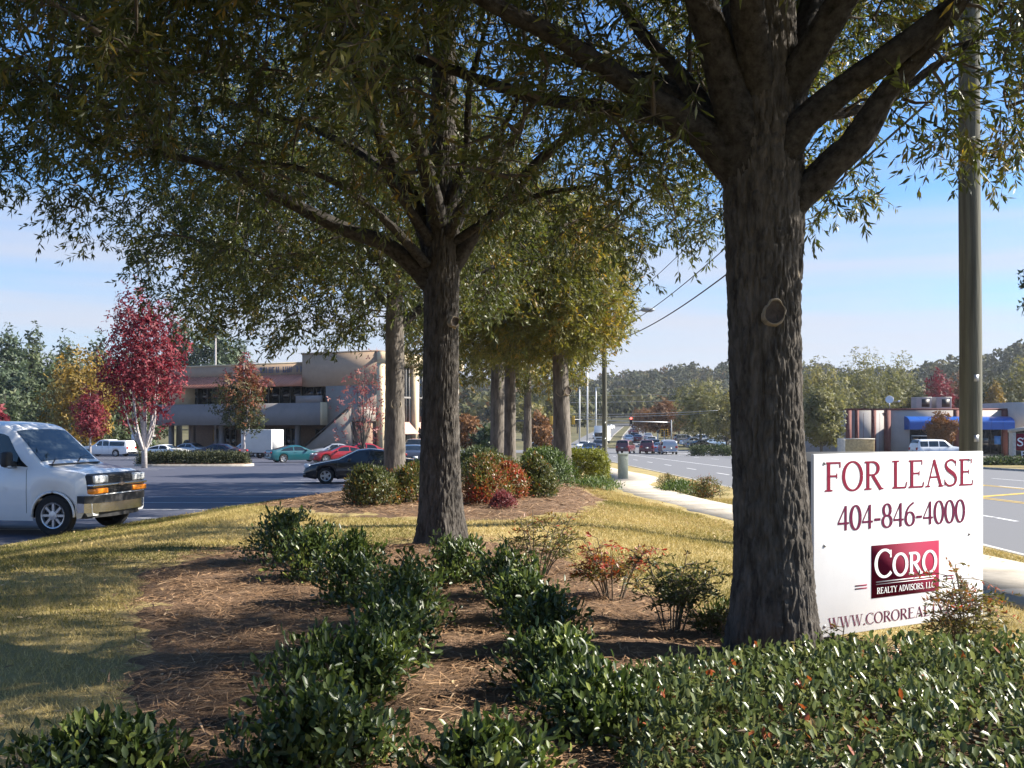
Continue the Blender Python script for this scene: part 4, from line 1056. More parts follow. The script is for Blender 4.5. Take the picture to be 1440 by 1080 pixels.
def car(name, label, cat, kind, L, W, H, pos, rz, body_m, group=None, detail=1, rim_spokes=5, glass=None, two_tone=None, wheel_r=None, roof_m=None, lamps=True):
    T = TYPES[kind]
    root = empty(name, pos, rz); tag(root, label, cat, group)
    tx = np.array([p[0] for p in T['top']]) * L; tz = np.array([p[1] for p in T['top']]) * H
    fine = np.linspace(-L / 2, L / 2, 600); fz = np.interp(fine, tx, tz)
    k = 15; ker = np.hanning(k + 2)[1:-1]; ker /= ker.sum()
    fz = np.convolve(np.pad(fz, k // 2, mode='edge'), ker, 'valid')
    top = lambda x: np.interp(x, fine, fz)
    rw = wheel_r or .325; clear = .19 if kind not in ('suv', 'pickup', 'van') else .27
    wx = [T['ax'][0] * L, T['ax'][1] * L]
    Rarch = rw * 1.13
    def zbot(x):
        z = clear + .10 * np.clip((np.abs(x) / (L / 2) - .82) / .18, 0, 1)
        for w in wx:
            d = np.abs(x - w); z = np.where(d < Rarch, np.maximum(z, rw + np.sqrt(np.maximum(Rarch ** 2 - d ** 2, 0))), z)
        return z
    def sec(x):
        x = np.asarray(x, float)
        tp = top(x)
        f = np.clip((x / (L / 2) - .70) / .30, 0, 1); b = np.clip((-x / (L / 2) - .80) / .20, 0, 1)
        w = W / 2 * (1 - (.17 if kind != 'van' else .12) * f ** 2.2 - .09 * b ** 2.2)
        belt = np.minimum(T['belt'] * H, tp - .035)
        zb_ = np.minimum(zbot(x), belt - .06)
        g = np.clip((tp - belt - .05) / (.30 * H), 0, 1)
        tum = .12 if kind in ('van', 'pickup') else (.16 if kind == 'suv' else .22)
        wr = w * (.955 - tum * g)
        mid = zb_ + (belt - zb_) * .55
        pts = [(w * .94, zb_), (w * .985, zb_ + .15 * (belt - zb_)), (w, mid), (w * .99, belt - .04), (w * .965, belt),
               (wr + (w * .965 - wr) * .12, belt + .84 * (tp - belt)), (wr - .035, belt + .955 * (tp - belt)), (wr * .72, tp + .006), (wr * .36, tp + .016), (wr * 0, tp + .020)]
        return np.stack([np.stack([x, p + 0 * x, q + 0 * x], -1) for p, q in pts], -2)      # (n, 10, 3)
    cab = [c * L for c in T['cab']]
    xs = [np.linspace(-L / 2, L / 2, 40), tx]
    for w in wx: xs.append(w + Rarch * np.cos(np.linspace(0, PI, 15)))
    xs = np.unique(np.round(np.concatenate(xs), 4)); xs = xs[np.concatenate([[True], np.diff(xs) > .004])]
    xs = xs[(xs >= -L / 2) & (xs <= L / 2)]
    S = sec(xs); n = len(xs)
    full = np.concatenate([S, (S * np.array([1, -1, 1]))[:, -2::-1]], 1)     # left sill -> roof -> right sill
    m = full.shape[1]
    i = np.arange(n - 1)[:, None] * m; j = np.arange(m - 1)[None]
    q = np.stack([i + j, i + m + j, i + m + j + 1, i + j + 1], -1).reshape(-1, 4)
    a = Acc(); a.add(full.reshape(-1, 3), f4=q, poly=[list(range(m)), [(n - 1) * m + t for t in range(m)][::-1]])
    a.obj('body', body_m, root, smooth=True, sharp=38)
    def shell(pname, m_, x0, x1, s0, s1, nx, ns, off, side=1, slant=(0, 0), parent=None, both=False):
        """a piece of the body skin lifted off it: s runs along the section's points"""
        u = np.linspace(0, 1, nx); v = np.linspace(0, 1, ns)
        out = []
        X = x0 + (x1 - x0) * u
        if both: sv = np.concatenate([s0 + (9 - s0) * v, (9 - (9 - s0) * v)[1:]]); sg = np.concatenate([np.ones(ns), -np.ones(ns - 1)])
        else: sv = s0 + (s1 - s0) * v; sg = np.full(ns, side)
        V = np.zeros((nx, len(sv), 3))
        for c, s_ in enumerate(sv):
            t = (c / max(1, len(sv) - 1)) if not both else 0
            SS = sec(X + (slant[0] * (1 - u) + slant[1] * u) * t)
            i0 = min(8, int(s_)); fr = s_ - i0
            p = SS[:, i0] * (1 - fr) + SS[:, i0 + 1] * fr
            V[:, c] = p * np.array([1, sg[c], 1])
        du = np.gradient(V, axis=0); dv = np.gradient(V, axis=1)
        N = unit(np.cross(du, dv)); cen = np.array([0, 0, H * .45])
        N = N * np.sign(((V - cen) * N).sum(-1, keepdims=True))
        V = V + N * off
        nn = len(sv); ii = np.arange(nx - 1)[:, None] * nn; jj = np.arange(nn - 1)[None]
        qq = np.stack([ii + jj, ii + nn + jj, ii + nn + jj + 1, ii + jj + 1], -1).reshape(-1, 4)
        return Acc().add(V.reshape(-1, 3), f4=qq).obj(pname, m_, parent or root, smooth=True)
    gm = glass or M_GLASS
    # windscreens
    shell('windshield', M_WGLASS if detail > 1 else gm, cab[2] + .02 * L, cab[3] - .012 * L, 6.25, 9, 8, 6, .006, both=True)
    if kind not in ('van', 'pickup', 'suv'):
        shell('rear_window', gm, cab[0] + .02 * L, cab[1] - .012 * L, 6.3, 9, 8, 6, .006, both=True)
    elif kind == 'suv':
        shell('rear_window', gm, cab[0] + .004 * L, cab[1], 6.2, 9, 4, 6, .008, both=True)
    # side windows between the pillars
    cuts = [cab[0] + .045 * L] + [p * L for p in T['pil']] + [cab[3] - .035 * L]
    if kind in ('suv', 'pickup', 'van'): cuts[0] = cab[0] + .03 * L
    for side in (1, -1):
        for a_, b_ in zip(cuts[:-1], cuts[1:]):
            last = b_ == cuts[-1]; first = a_ == cuts[0] and kind in ('sedan', 'coupe', 'convertible')
            sl = (.06 * L if first else 0, -(cab[3] - cab[2]) * .62 if last else 0)
            shell('side_window', gm, a_ + .010 * L, b_ - .008 * L, 4.10, 4.93, 7, 4, .006, side, slant=sl)
        if detail:
            sd = Acc()
            for p in T['pil'][-2:]:
                x = p * L; sv = sec(np.array([x]))[0]
                sd.tube([(sv[k_][0], side * (sv[k_][1] + .001), sv[k_][2]) for k_ in (1, 2, 3, 4)], .0045, 4)
            x = wx[1] - Rarch - .10; sv = sec(np.array([x]))[0]
            sd.tube([(sv[k_][0], side * (sv[k_][1] + .001), sv[k_][2]) for k_ in (1, 2, 3, 4)], .0045, 4)
            sd.obj('door_seams', M_BLACKP, root)
            hnd = Acc()
            for p in T['pil'][-2:]:
                hnd.box((p * L + .12, side * (W / 2 * .995 + .008), T['belt'] * H - .10), (.15, .03, .03), bev=.008)
            hnd.obj('door_handle', body_m if kind != 'van' else M_BLACKP, root)
    # underbody keeps the arches dark
    u = Acc(); u.box((0, 0, clear + .13), (L * .90, W * .60, .22)); 
    u.box((0, 0, clear + .30), (L * .93, W * .80, .2))
    u.obj('underbody', M_BLACKP, root)
    # wheels
    wm, rm = Acc(), Acc()
    tw = .10
    wm.lathe([(rw * .66, -tw), (rw * .92, -tw), (rw, -tw * .7), (rw, tw * .7), (rw * .92, tw), (rw * .66, tw), (rw * .62, tw * .5)], 32, 'y')
    tyre = wm.mesh('tyre', True, sharp=40)
    rm.lathe([(rw * .65, .09), (rw * .63, .106), (rw * .58, .10), (rw * .54, .05)], 28, 'y')
    if detail:
        for s_ in range(rim_spokes):
            t = 2 * PI * s_ / rim_spokes; c_, n_ = math.cos(t), math.sin(t); h = rw * (.13 if rim_spokes < 7 else .075)
            V = []
            for y_, ww in ((.045, 1.2), (.088, .8)):
                for r0, sg in ((rw * .14, -1), (rw * .62, -1), (rw * .62, 1), (rw * .14, 1)):
                    V.append((r0 * c_ - sg * h * ww * n_, y_, r0 * n_ + sg * h * ww * c_))
            rm.add(V, f4=[(0, 1, 2, 3), (4, 5, 6, 7), (0, 1, 5, 4), (1, 2, 6, 5), (2, 3, 7, 6), (3, 0, 4, 7)])
        rm.lathe([(rw * .24, .05), (rw * .22, .098), (.001, .104)], 18, 'y')
        back = Acc(); back.lathe([(rw * .62, .035), (.001, .035)], 24, 'y')
    else:
        rm.lathe([(rw * .56, .06), (rw * .3, .09), (.001, .095)], 18, 'y')
    rim = rm.mesh('rim', True, sharp=30)
    for x in wx:
        for side in (1, -1):
            w = link('wheel', tyre, M_TYRE, root, (x, side * (W / 2 - .115), rw))
            if side < 0: w.rotation_euler = (0, 0, PI)
            link('rim', rim, M_RIM, w)
            if detail: link('hub_face', back.mesh('hub_face') if side == 1 and x == wx[0] else bpy.data.meshes['hub_face'], M_BLACKP, w)
    # lamps, bumpers, mirrors, plates
    fx, rx_ = L / 2, -L / 2
    if lamps:
        for side in (1, -1):
            s1 = sec(np.array([fx - .20]))[0]
            Acc().box((fx - .15, side * W * .345, T['top'][-3][1] * H * .985 - .06), (.22, W * .17, .13), rz=-side * .35, bev=.035).obj('headlight', M_LAMP, root, smooth=True)
            zt = H * (.58 if kind in ('sedan', 'coupe', 'convertible') else .52)
            Acc().box((rx_ + .05, side * W * .375, zt), (.12, W * .16, .14 if kind in ('sedan', 'coupe', 'convertible') else .26), bev=.03).obj('taillight', M_TAIL, root, smooth=True)
        bm_ = body_m if kind not in ('van', 'pickup') else M_CHROME
        for sx, nm in ((1, 'front_bumper'), (-1, 'rear_bumper')):
            Acc().box((sx * (L / 2 - .10), 0, clear + .17), (.30, W * .86, .20), bev=.06).obj(nm, bm_, root, smooth=True)
        Acc().box((rx_ - .055, 0, H * .44), (.02, .32, .16)).obj('number_plate', M_PLATE, root)
    for side in (1, -1):
        Acc().box((cab[3] - .12 * L + (.03 * L), side * (W / 2 + .06), T['belt'] * H + .07), (.10, .20, .13), bev=.035).obj('door_mirror', body_m if kind != 'van' else M_BLACKP, root, smooth=True)
    if two_tone:
        for side in (1, -1): shell('side_moulding', two_tone, wx[0] + Rarch + .03, wx[1] - Rarch - .03, 1.75, 2.1, 8, 2, .008, side)
    return root, sec, shell

LOT = 'cars parked in front of the office building'
def px_car(px, py, *a, **k):
    return ground_at(px, py)

# white passenger van nosed up to the lawn
vL, vW, vH = 5.7, 2.0, 2.10
vrz = R(-10)
fw = np.array([TYPES['van']['ax'][1] * vL, -(vW / 2 - .1)])
tx_, ty_ = (78 - 720) * 18.2 / F, 18.2
vx = tx_ - (fw[0] * math.cos(vrz) - fw[1] * math.sin(vrz)); vy = ty_ - (fw[0] * math.sin(vrz) + fw[1] * math.cos(vrz))
van, vsec, vshell = car('passenger_van', 'white passenger van with amber turn lamps and chrome bumper nosed up to the lawn', 'van', 'van', vL, vW, vH, (vx, vy, 0.004), vrz, P_WHITE, detail=2, rim_spokes=8, wheel_r=.375, lamps=False)
nose = vL / 2
Acc().box((nose - .125, 0, .925), (.29, 1.80, .41), bev=.10).obj('grille_surround', M_BLACKP, van, smooth=True, sharp=40)
for side in (1, -1):
    Acc().box((nose - .08, side * .63, 1.03), (.25, .44, .14), bev=.035).obj('headlight', M_LAMP, van, smooth=True)
    Acc().box((nose - .083, side * .66, .812), (.26, .48, .10), bev=.025).obj('turn_signal', M_AMBER, van, smooth=True)
    Acc().box((-nose + .03, side * .88, 1.0), (.10, .14, .42), bev=.03).obj('taillight', M_TAIL, van, smooth=True)
    # fold-out mirror: black housing with a light arm
    Acc().box((1.34, side * 1.17, 1.40), (.14, .20, .28), bev=.05).obj('mirror_housing', M_BLACKP, van, smooth=True)
    Acc().box((1.36, side * 1.10, 1.27), (.09, .26, .045), bev=.015).obj('mirror_arm', M_RIM, van, smooth=True)
    Acc().box((.92, side * 1.008, .70), (.16, .012, .03)).obj('side_badge', M_BLACKP, van)
    vshell('side_crease', P_WHITE, -2.2, 1.2, 2.05, 2.25, 10, 3, .012, side)
    # lip round the front wheel arch
    ax = TYPES['van']['ax'][1] * vL
    th = np.linspace(-.05, PI + .05, 24)
    Acc().tube(np.stack([ax + .43 * np.cos(th), np.full(24, side * (vW / 2 * .985)), .375 + .43 * np.sin(th)], 1), .022, 6).obj('arch_lip', P_WHITE, van, smooth=True)
g_ = Acc()
for z_ in (.80, .835, .87, .965, 1.0, 1.035, 1.07): g_.box((nose + .012, 0, z_), (.03, .80, .012))
g_.obj('grille', M_BLACKP, van)
Acc().box((nose - .045, 0, .918), (.20, 1.80, .055), bev=.02).obj('grille_bar', M_CHROME, van, smooth=True)
bt = Acc()                                                # bow-tie emblem on the grille bar
bt.add([(0, y_, z_) for y_, z_ in ((-.11, -.018), (-.04, -.018), (-.035, -.034), (.035, -.034), (.04, -.018), (.11, -.018), (.095, .018), (.04, .018), (.035, .034), (-.035, .034), (-.04, .018), (-.095, .018))], poly=[list(range(12))])
e_ = bt.obj('bow_tie_emblem', M_CHROME, van); e_.location = (nose + .062, 0, .918)
bp = []
for t in np.linspace(-1, 1, 15): bp.append((nose + .14 - .22 * abs(t) ** 3, t * 1.0))
inner = [(x_ - .16, y_ * .97) for x_, y_ in bp[::-1]]
Acc().prism(bp + inner, .43, .60).obj('chrome_bumper', M_CHROME, van, smooth=True, sharp=30)
bp2 = [(x_ + .012, y_ * 1.01) for x_, y_ in bp]
Acc().prism(bp2 + inner, .603, .735).obj('bumper_cover', M_BLACKP, van, smooth=True, sharp=30)
Acc().prism([(x_ - .05, y_ * .9) for x_, y_ in bp] + [(x_, y_ * .9) for x_, y_ in inner], .33, .427).obj('valance', M_BLACKP, van, smooth=True, sharp=30)
for y_ in (.15, -.62):
    Acc().tube([(1.89, y_, 1.318), (1.77, y_ + .25, 1.395), (1.73, y_ + .55, 1.425)], .012, 5).obj('wiper', M_BLACKP, van)
Acc().box((1.93, 0, 1.292), (.10, 1.5, .03), bev=.01).obj('cowl_panel', M_BLACKP, van)
vshell('roof_gutter', P_WHITE, -2.5, .80, 5.75, 6.15, 10, 3, .012, -1)

# black convertible
crz = R(192)
fw = np.array([TYPES['convertible']['ax'][1] * 4.5, (1.75 / 2 - .1)])
tx_, ty_ = (458 - 720) * 39.5 / F, 39.5
cx_ = tx_ - (fw[0] * math.cos(crz) - fw[1] * math.sin(crz)); cy_ = ty_ - (fw[0] * math.sin(crz) + fw[1] * math.cos(crz))
car('convertible_car', 'black convertible with its soft top up and bright five spoke wheels, by the lawn', 'car', 'convertible', 4.5, 1.75, 1.38, (cx_, cy_, float(zb(cy_)) + .004), crz, P_BLACK, detail=1, two_tone=mat('grey_side_strip', (.08, .08, .085), .4))

def park(name, label, kind, px, py, deg, L, W, H, m, group=LOT, **k):
    x, y, z = ground_at(px, py)
    return car(name, label, 'car' if kind not in ('pickup', 'van') else ('pickup truck' if kind == 'pickup' else 'van'), kind, L, W, H, (x, y, z + .004), R(deg), m, group, **k)
park('coupe_car', 'teal two door coupe facing the black convertible, out in the open lot', 'coupe', 416, 650, 32, 4.5, 1.75, 1.34, P_TEAL)
park('coupe_car', 'white coupe parked behind the pale trunked crimson tree', 'coupe', 236, 645, -14, 4.5, 1.76, 1.33, P_WHITE)
park('sedan_car', 'silver sedan between the white coupe and the black sedan', 'sedan', 270, 641.5, -20, 4.7, 1.76, 1.42, P_SILVER)
park('suv_car', 'dark blue grey people carrier behind the silver sedan, near the lamp post', 'suv', 283, 637, -20, 4.9, 1.9, 1.80, P_NAVY)
park('sedan_car', 'dark plum sedan at the right end of the juniper island, red tail lamp showing', 'sedan', 308, 646.5, 166, 4.8, 1.78, 1.42, P_PLUM)
park('suv_car', 'silver estate SUV in front of the white box trailer', 'suv', 352, 643, 158, 4.6, 1.82, 1.72, P_SILVER)
park('sedan_car', 'silver car behind the red car, left of the bare stair', 'sedan', 470, 645, 200, 4.6, 1.76, 1.42, P_SILVER)
park('coupe_car', 'bright red coupe seen over the hood of the black convertible', 'coupe', 480, 651, 205, 4.5, 1.75, 1.32, P_RED)
park('hatchback_car', 'second bright red car, showing through the convertible windows', 'sedan', 508, 650, 200, 4.5, 1.75, 1.52, P_RED)
park('pickup_truck', 'grey pickup facing us under the pink awning, between two oak trunks', 'suv', 584, 644, 262, 5.2, 1.95, 1.85, P_GREY)
park('sedan_car', 'dark car with red tail lamps just right of the scarred oak trunk', 'sedan', 580, 655, 100, 4.6, 1.76, 1.42, P_NAVY)
# white pickup with a topper and a ladder on the roof
pu, ps, _ = park('pickup_truck', 'white pickup with a white canopy over its bed, at the woods edge', 'pickup', 152, 642, 168, 5.5, 1.9, 1.80, P_WHITE, wheel_r=.37)

# traffic on the road
TR = 'traffic on the main road'
park('suv_car', 'dark maroon SUV alone in the middle lane just past the utility pedestal', 'suv', 880, 637.5, 72, 4.7, 1.85, 1.75, P_MAROON, TR)
park('pickup_truck', 'silver pickup at the right end of the queue waiting at the red light', 'pickup', 939, 639, 88, 5.4, 1.9, 1.78, P_SILVER, TR)
park('suv_car', 'maroon SUV at the left end of the queue waiting at the red light', 'suv', 909, 638, 84, 4.7, 1.85, 1.78, P_MAROON, TR)
park('suv_car', 'dark van second from the left in the queue at the red light', 'suv', 918, 637.5, 86, 4.8, 1.9, 1.85, P_BLACK, TR)
park('sedan_car', 'grey blue sedan between the dark van and the silver pickup in the queue', 'sedan', 927, 637.8, 87, 4.7, 1.78, 1.45, P_BLUE, TR)
park('suv_car', 'white SUV at the front of the queue with only its roof showing', 'suv', 917, 628.5, 80, 4.7, 1.85, 1.75, P_WHITE, TR)
park('suv_car', 'black SUV crossing the junction behind the ring scarred oak', 'suv', 770, 631, 176, 4.9, 1.9, 1.85, P_BLACK, TR)
park('sedan_car', 'white sedan coming towards us left of the far utility pole', 'sedan', 822, 634, 255, 4.7, 1.78, 1.45, P_WHITE, TR)
park('sedan_car', 'dark blue car coming towards us against the far utility pole', 'suv', 842, 633.5, 258, 4.7, 1.8, 1.6, P_NAVY, TR)
park('sedan_car', 'dark car nearest us in the oncoming lane, over the clipped hedge', 'sedan', 829, 640.5, 262, 4.6, 1.76, 1.42, P_BLACK, TR)
park('sedan_car', 'far white car beyond the junction on the rising road', 'sedan', 884, 622, 85, 4.6, 1.76, 1.42, P_WHITE, TR, detail=0)
park('sedan_car', 'far red car beyond the junction right of the white one', 'sedan', 897, 621.5, 80, 4.6, 1.76, 1.45, P_RED, TR, detail=0)
def fcar(label, X, Y, deg, m, kind='sedan', group=TR):
    car('sedan_car' if kind == 'sedan' else 'suv_car', label, 'car', kind, 4.6, 1.78, 1.45 if kind == 'sedan' else 1.75, (X, Y, float(zb(Y)) + .01), R(deg), m, group, detail=0)
fcar('tiny dark car highest up the far road', float(bend(318)) + 19, 318, 62, P_MAROON)
fcar('tiny silver car high on the far road behind the dark one', float(bend(290)) + 19.5, 290, 62, P_SILVER)
fcar('tiny white car high on the far road, left of the grass median', float(bend(300)) + 11, 300, 242, P_WHITE)
# cars in the lot across the road, right of the queue
for px, py, deg, m, kind, lab in [(986, 632, 20, P_BLACK, 'sedan', 'black sedan at the front of the lot across the road'), (975, 627, 15, P_WHITE, 'sedan', 'white sedan behind the black sedan in the lot across the road'),
                                  (1001, 629.5, 22, P_BLUE, 'sedan', 'pale blue sedan right of the black sedan in the lot across the road'), (965, 624, 10, P_GREY, 'suv', 'grey SUV deepest in the lot across the road, left side'),
                                  (992, 624, 12, P_SILVER, 'suv', 'silver SUV deepest in the lot across the road, right side'), (1013, 627, 200, P_GREY, 'suv', 'dark grey SUV against the big oak trunk in the lot across the road'),
                                  (1150, 634, 8, P_NAVY, 'suv', 'dark SUV under the yellow green tree right of the big oak'), (1170, 636, 12, P_SILVER, 'sedan', 'silver car under the yellow green tree, left of the sand coloured block')]:
    park('sedan_car' if kind == 'sedan' else 'suv_car', lab, kind, px, py, deg, 4.6, 1.78, 1.45 if kind == 'sedan' else 1.75, m, 'cars in the lots across the road')
x_, y_, z_ = (1318 - 720) * 92 / F, 92, float(zb(92))
car('suv_car', 'white SUV roof showing over the FOR LEASE sign, before the blue awning', 'car', 'suv', 4.7, 1.85, 1.8, (x_, y_, z_ + .004), R(5), P_WHITE, 'cars in the lots across the road')

# white box truck coming down towards the junction
bx, by, bz_ = (846 - 720) * 178 / F, 178.0, float(zb(178))
bt_ = empty('box_truck', (bx, by, bz_), R(258)); tag(bt_, 'white box truck coming towards us, left of the slim utility pole', 'truck', TR)
Acc().box((-1.6, 0, 2.0), (5.2, 2.4, 2.7), bev=.05).obj('cargo_box', P_WHITE, bt_)
Acc().prism([(1.1, -1.05), (2.6, -1.05), (2.75, -.8), (2.75, .8), (2.6, 1.05), (1.1, 1.05)], .5, 2.3).obj('cab', P_WHITE, bt_)
Acc().box((2.72, 0, 1.8), (.12, 1.8, .75), bev=.03).obj('windshield', M_GLASS, bt_)
Acc().box((2.76, 0, .95), (.10, 1.3, .5)).obj('grille', M_BLACKP, bt_); Acc().box((2.75, 0, .5), (.25, 2.0, .25), bev=.05).obj('bumper', M_CHROME, bt_)
for x in (1.7, -2.6):
    for s_ in (-1, 1): Acc().lathe([(.25, -.14), (.45, -.14), (.48, 0), (.45, .14), (.25, .14)], 20, 'y', (x, s_ * 1.0, .48)).obj('wheel', M_TYRE, bt_, smooth=True)
fcar('dark car just beyond the junction, right of the grass median', float(bend(196)) + 19.5, 196, 80, P_BLACK, 'suv')
fcar('silver car beyond the junction in the kerbside lane', float(bend(205)) + 22.3, 205, 80, P_SILVER)
fcar('white car beyond the junction coming towards us beside the median', float(bend(215)) + 11.5, 215, 258, P_WHITE)
fcar('dark red car climbing the far road in the inner lane', float(bend(248)) + 19.2, 248, 70, P_MAROON)
# ------------------------------------------------------------------ serif lettering
def _arc(cx, cy, rx, ry, a0, a1, n=18):
    t = np.radians(np.linspace(a0, a1, n)); return [(cx + rx * math.cos(k), cy + ry * math.sin(k)) for k in t]
TK, TN = .135, .055                                   # thick and thin strokes of the alphabet
def _glyph(ch):
    """(advance, strokes); a stroke is (points, width or None for a pen that thins on the flat)"""
    S = []
    v = lambda x, y0=0, y1=1, w=TK: S.append(([(x, y0), (x, y1)], w))
    h = lambda x0, x1, y, w=TN: S.append(([(x0, y), (x1, y)], w))
    def serif(x, y, l=.14): h(x - l, x + l, y + (.025 if y < .5 else -.025), .05)
    if ch == 'F': v(.18); serif(.18, 0); h(.05, .62, .972); v(.61, .80, 1, .045); h(.18, .50, .52); v(.49, .43, .61, .04); a = .68
    elif ch == 'E': v(.18); h(.05, .62, .972); v(.61, .82, 1, .045); h(.18, .50, .52); v(.49, .43, .61, .04); h(.05, .65, .028); S.append(([(.64, 0), (.69, .22)], .045)); a = .74
    elif ch == 'L': v(.18); serif(.18, 1); h(.05, .60, .028); S.append(([(.59, 0), (.65, .24)], .045)); a = .68
    elif ch == 'O': S.append((_arc(.42, .5, .35, .495, 0, 360, 40), None)); a = .84
    elif ch == 'C': S.append((_arc(.44, .5, .37, .495, 48, 318, 34), None)); v(.70, .70, .98, .045); a = .78
    elif ch == 'R': v(.18); serif(.18, 0); h(.05, .38, .972); S.append((_arc(.36, .745, .23, .228, 92, -92), None)); h(.18, .38, .515); S.append(([(.36, .51), (.70, .0)], .125)); h(.63, .80, .025, .05); a = .78
    elif ch == 'P': v(.18); serif(.18, 0); h(.05, .38, .972); S.append((_arc(.36, .73, .23, .243, 92, -92), None)); h(.18, .38, .485); a = .66
    elif ch == 'D': v(.18); h(.05, .36, .972); h(.05, .36, .028); S.append((_arc(.34, .5, .40, .473, 91, -91, 26), None)); a = .82
    elif ch == 'A': S.append(([(.12, 0), (.40, 1)], .055)); S.append(([(.39, 1), (.70, 0)], .13)); h(.22, .58, .36); h(.02, .22, .025, .05); h(.59, .81, .025, .05); a = .82
    elif ch == 'V': S.append(([(.12, 1), (.42, 0)], .13)); S.append(([(.70, 1), (.42, 0)], .055)); h(.02, .23, .975, .05); h(.60, .80, .975, .05); a = .80
    elif ch == 'Y': S.append(([(.12, 1), (.40, .46)], .12)); S.append(([(.68, 1), (.40, .46)], .055)); v(.40, 0, .48); serif(.40, 0); h(.02, .24, .975, .05); h(.58, .78, .975, .05); a = .78
    elif ch == 'W': S += [([(.10, 1), (.33, 0)], .115), ([(.33, 0), (.54, 1)], .05), ([(.50, 1), (.74, 0)], .115), ([(.74, 0), (.96, 1)], .05)]; h(.01, .22, .975, .05); h(.40, .62, .975, .05); h(.87, 1.05, .975, .05); a = 1.05
    elif ch == 'M': v(.16, 0, 1, .055); S.append(([(.16, 1), (.48, .05)], .12)); S.append(([(.82, 1), (.48, .05)], .05)); v(.84, 0, 1, .125); serif(.16, 0, .12); serif(.84, 0, .14); a = 1.0
    elif ch == 'T': v(.36); serif(.36, 0); h(.03, .69, .972); v(.045, .80, 1, .045); v(.675, .80, 1, .045); a = .72
    elif ch == 'I': v(.18); serif(.18, 0); serif(.18, 1); a = .36
    elif ch == 'S':
        c = catmull([(.53, .86), (.42, .96), (.29, .975), (.14, .90), (.10, .76), (.19, .62), (.34, .52), (.48, .41), (.545, .26), (.48, .09), (.31, .022), (.16, .05), (.06, .16)], 44)
        S.append(([tuple(p) for p in c], 'S')); v(.545, .74, .97, .04); v(.055, .03, .27, .04); a = .64
    elif ch == '0': S.append((_arc(.28, .5, .215, .49, 0, 360, 36), None)); a = .56
    elif ch == '8': S.append((_arc(.28, .735, .165, .25, 0, 360, 30), None)); S.append((_arc(.28, .26, .205, .25, 0, 360, 30), None)); a = .56
    elif ch == '6': S.append((_arc(.28, .30, .205, .285, 0, 360, 30), None)); S.append(([tuple(p) for p in catmull([(.075, .32), (.11, .60), (.26, .84), (.47, .99)], 14)], .085)); a = .56
    elif ch == '4': v(.38, 0, 1, .115); S.append(([(.37, .98), (.04, .30)], .05)); h(.03, .53, .29, .075); a = .56
    elif ch == '-': h(.04, .33, .36, .095); a = .37
    elif ch == '.': h(.07, .21, .06, .13); a = .27
    elif ch == ',': h(.07, .21, .06, .12); S.append(([(.18, .06), (.10, -.16)], .06)); a = .27
    else: a = .34
    return a, S

def lettering(name, text, m, parent, x0, z0, hgt, width, depth, face=-1, squeeze=None, bold=0.0, first=1.0, org=(0, 0, 0)):
    """letters as flat print on a board in its local x-z plane; the strokes sit a hair apart in depth"""
    adv = []
    for i, ch in enumerate(text):
        a, s = _glyph(ch); k = first if i == 0 else 1.0
        adv.append((a * k, s, k))
    sx = width / sum(a for a, _, _ in adv); a_ = Acc(); x = x0; lay = 0
    for a, strokes, k in adv:
        for pts, w in strokes:
            P = np.array(pts, float) * k; P2 = np.stack([P[:, 0] * sx, P[:, 1] * hgt], 1)
            d = np.gradient(P2, axis=0); d = unit(d); nrm = np.stack([-d[:, 1], d[:, 0]], 1)
            u = hgt * .5 + sx * .5
            if w is None: ww = (TN + (TK - TN) * np.abs(d[:, 1]) ** 1.4 + bold) * u
            elif w == 'S':
                t = np.linspace(-1, 1, len(P2)); ww = (TN + (TK * 1.05 - TN) * np.exp(-(t / .5) ** 2) + bold) * u
            else: ww = np.full(len(P2), (w + bold) * u)
            lay = (lay + 1) % 6
            y = face * (depth + .00025 * lay)
            A = P2 + nrm * ww[:, None] / 2; B = P2 - nrm * ww[:, None] / 2
            n = len(P2)
            V = np.concatenate([np.column_stack([x + A[:, 0], np.full(n, y), z0 + A[:, 1]]), np.column_stack([x + B[:, 0], np.full(n, y), z0 + B[:, 1]])])
            i = np.arange(n - 1)
            a_.add(V + np.array(org), f4=np.stack([i, n + i, n + i + 1, i + 1], 1))
        x += a * sx
    return a_.obj(name, m, parent)

# ------------------------------------------------------------------ the FOR LEASE board
m_galv_ = mat('bolt_steel', (0.35, 0.35, 0.36), 0.5, metal=.7)
m_board = mat('white_sign_board', (0.80, 0.80, 0.80), 0.45, var=0.05, vscale=2.2)
m_boardback = mat('grey_sign_back', (0.20, 0.205, 0.21), 0.7, var=.12, vscale=4)
m_post = mat('black_sign_post', (0.022, 0.022, 0.024), 0.6, var=.3, vscale=10)
m_crim = mat('sign_crimson', (0.20, 0.008, 0.035), 0.8, spec=.15)
m_plumtxt = mat('sign_plum_text', (0.12, 0.008, 0.045), 0.8, spec=.15)
m_signwhite = mat('sign_white_print', (0.80, 0.80, 0.80), 0.5)
SX, SY, SZ, SA = 2.0, 6.6, .592, math.atan2(.86, 1.53)
SW, SH = 1.755, 1.225
sign = empty('lease_sign', (SX, SY, SZ), SA)
tag(sign, 'white FOR LEASE board with crimson lettering on black posts beside the old oak', 'sign')
Acc().box((SW / 2, .013, SH / 2), (SW, .026, SH), bev=.004).obj('sign_board', m_board, sign)
Acc().box((SW / 2 - .02, .40, SH / 2 + .008), (SW - .1, .02, SH - .02), rz=-.40).obj('rear_board', m_boardback, sign)
